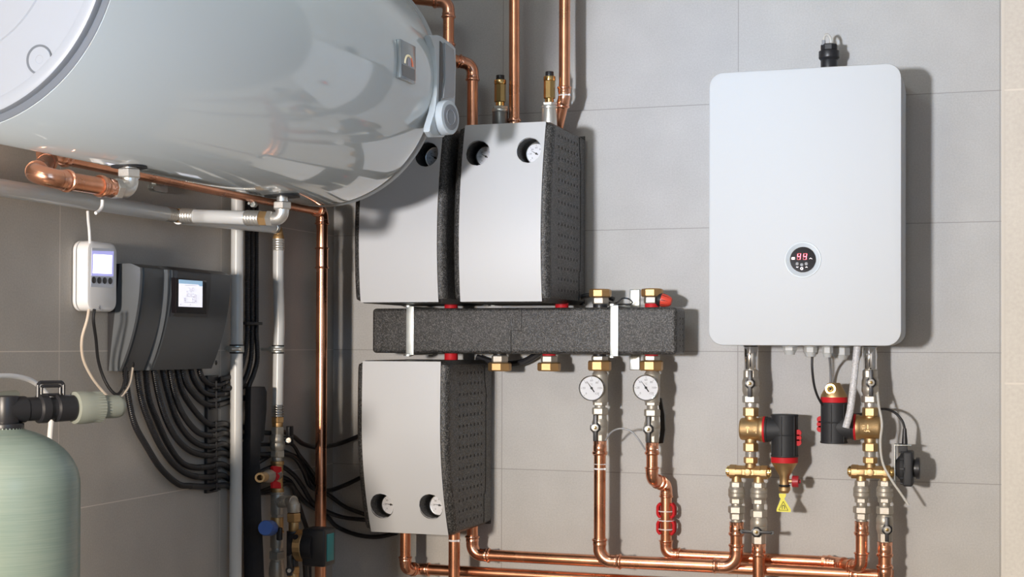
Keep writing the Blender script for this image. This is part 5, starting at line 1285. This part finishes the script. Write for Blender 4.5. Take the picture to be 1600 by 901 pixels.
cable('cream_cable', 'cream cable looping from the white controller up to the dark controller', 'cable', [L(139, 483, .05), L(136, 500, .05), L(128, 530, .04), L(130, 560, .03), L(143, 588, .03), L(160, 610, .04), L(175, 623, .05), L(190, 618, .06), L(202, 600, .06), L(207, 575, .05)], .0028, 'cream_cable')
cable('black_cable', 'thin black cable looping from the white controller up to the dark controller', 'cable', [L(147.5, 483, .06), L(146, 500, .06), L(150, 530, .05), L(153, 560, .04), L(160, 585, .04), L(170, 605, .05), L(181, 616, .06), L(189, 611, .06), L(194, 598, .06), L(197, 574, .05)], .0030, 'black_rub')

# ---- water softener
sd = .19; sc0 = L(8, 750, sd); ss = S(sc0); sw = Stack(sc0)
t = thing('softener_tank', 'green translucent fiberglass pressure tank in the lower left foreground', 'tank', (sc0.x, sc0.y, 0.0))
R_ = 113.5*ss; z0 = sw.z(760)
pr = [(0, R_*.9), (.02, R_), (z0, R_)]
for k in range(1, 17):
    a = pi/2*k/16; pr.append((z0+(sw.z(668)-z0)*sin(a), R_*cos(a) if k < 16 else R_*.12))
pr = [(z, max(r, .028)) for z, r in pr]
mb = MB(); mb.sharp = 50; mb.lathe((sc0.x, sc0.y, 0), UP, pr, 96); mb.build('shell', 'fiberglass', t)
t = thing('softener_valve', 'black plastic control valve head on top of the green tank', 'valve', sw.p(668))
s = ss
mb = MB(); mb.cyl(sw.p(672), sw.p(661), 28*s, bev=.001); mb.cyl(sw.p(662), sw.p(618), 20*s, bev=.002)
hdir = (L(110, 640, sd+.05)-sw.p(640)); hdir.z = 0; hdir.normalize(); hc = sw.p(640)
pxl = lambda px_: (px_-8)*s/abs(hdir.dot(RX))
mb.lathe(hc, hdir, [(0, 21*s), (pxl(30), 21*s), (pxl(32), 19*s), (pxl(45), 19*s), (pxl(47), 23*s), (pxl(56), 23*s), (pxl(58), 18*s), (pxl(66), 18*s), (pxl(68), 22*s), (pxl(88), 21*s), (pxl(92), 17*s), (pxl(98), 16*s)], 36)
mb.build('body', 'black_pl', t)
cb = hc+hdir*pxl(68)
clip = [(-20, 14), (-20, 38), (-17, 42), (14, 42), (17, 38), (17, 4), (12, 4), (12, 34), (10, 36), (-12, 36), (-15, 34), (-15, 14)]
mb = MB(); P_ = [hc+hdir*pxl(63+x*.85)+UP*y*s+V((0, 0, 0)) for x, y in clip]
outer_ = [P_[i] for i in range(12)]
for i in range(11): mb.tube([P_[i], P_[i+1]], 2.8*s, 8)
mb.tube([hc+hdir*pxl(50)+UP*22*s, hc+hdir*pxl(76)+UP*22*s], 2.4*s, 8); mb.build('clip', 'black_pl', t)
t = thing('union_fitting', 'grey-green ribbed plastic union at the right end of the softener valve', 'pipe fitting', hc+hdir*pxl(100)-UP*.03)
mb = MB(); mb.lathe(hc, hdir, [(pxl(82), 16*s), (pxl(96), 17.5*s), (pxl(100), 15*s)], 32); mb.build('inner_thread', 'sage', t)
mb = MB(); mb.lathe(hc, hdir, [(pxl(90), 22*s), (pxl(91), 26*s), (pxl(97), 27*s), (pxl(106), 26.5*s), (pxl(124), 23.5*s), (pxl(126), 20*s)], 40)
for k in range(32):
    th = 2*pi*k/32; v = sdv = (UP*sin(th)+hdir.cross(UP)*cos(th)); mb.box(hc+hdir*pxl(116)+v*24.6*s, (pxl(20)-pxl(8)+.004, 1.6*s, 2.0*s), (hdir, v, hdir.cross(v)))
mb.build('ribbed_nut', 'sage', t)
mb = MB(); mb.lathe(hc, hdir, [(pxl(122), 19.5*s), (pxl(145), 19*s), (pxl(150), 17*s), (pxl(153), 13*s), (pxl(154), .1*s)], 36); mb.build('end_cap', 'sage', t)
cable('white_hose', 'white hose arching behind the softener valve and down beside the tank', 'hose', [L(-40, 590, .08), L(0, 587, .08), L(25, 588, .08), L(48, 594, .08), L(66, 607, .08), L(77, 625, .08), L(80, 650, .08), L(78, 680, .08), L(75, 720, .08)], .0046, 'white_pl')
mb = MB(); cb_ = L(8, 622, .06); mb.cyl(L(-10, 622, .06), L(24, 618, .06), .010); tag(mb.build('cream_pipe_end', 'sage'), 'pale pipe end behind the softener valve head', 'pipe')

# ================================================================== lights and camera
def area(name, loc, tgt, size, power, col, sy=None, spread=None):
    l = bpy.data.lights.new(name, 'AREA'); l.energy = power; l.color = col; l.size = size
    if sy: l.shape = 'RECTANGLE'; l.size_y = sy
    if spread: l.spread = radians(spread)
    o = bpy.data.objects.new(name, l); COL.objects.link(o); o.location = loc
    o.rotation_euler = (V(tgt)-V(loc)).to_track_quat('-Z', 'Y').to_euler(); return o
area('key_lamp', (.41, -4.3, ZO+.12), (1.0, 0, ZO+.2), .20, 121, (1, .808, .59))
area('cool_fill', (.41, -4.3, ZO+.12), (1.10, 0, ZO+.72), .20, 5.6, (.19, .53, 1), spread=46)  # added blue fill at the key's place, cools the upper wall
area('ceiling_light', (.70, -1.6, RH-.03), (1.0, -.2, 1.5), .4, 4.5, (.88, 1, 1.), .4)
area('side_fill', (3.2, -3.9, 2.0), (.6, -1.8, 1.6), 1.5, 21, (.30, .62, 1.), 1.4)  # added soft fill from the right, brightens the tank and left wall
w = bpy.data.worlds.new('World'); bpy.context.scene.world = w; w.use_nodes = True
w.node_tree.nodes['Background'].inputs[0].default_value = (.8, .86, .95, 1); w.node_tree.nodes['Background'].inputs[1].default_value = .3
cam = bpy.data.cameras.new('Camera'); co = bpy.data.objects.new('Camera', cam); COL.objects.link(co)
cam.sensor_width = 36; cam.lens = F/1600*36; cam.shift_y = (PY-450.5)/1600; cam.clip_start = .05
m4 = Matrix.Identity(4); ex_, fy_, uz_ = RM @ V((1, 0, 0)), RM @ V((0, 1, 0)), RM @ V((0, 0, 1))
for i in range(3): m4[i][0] = ex_[i]; m4[i][1] = uz_[i]; m4[i][2] = -fy_[i]; m4[i][3] = CAM[i]
co.matrix_world = m4
sc = bpy.context.scene; sc.camera = co
sc.view_settings.view_transform = 'Standard'; sc.view_settings.look = 'None'; sc.view_settings.exposure = 0.09; sc.view_settings.gamma = 1; sc.view_settings.use_curve_mapping = False
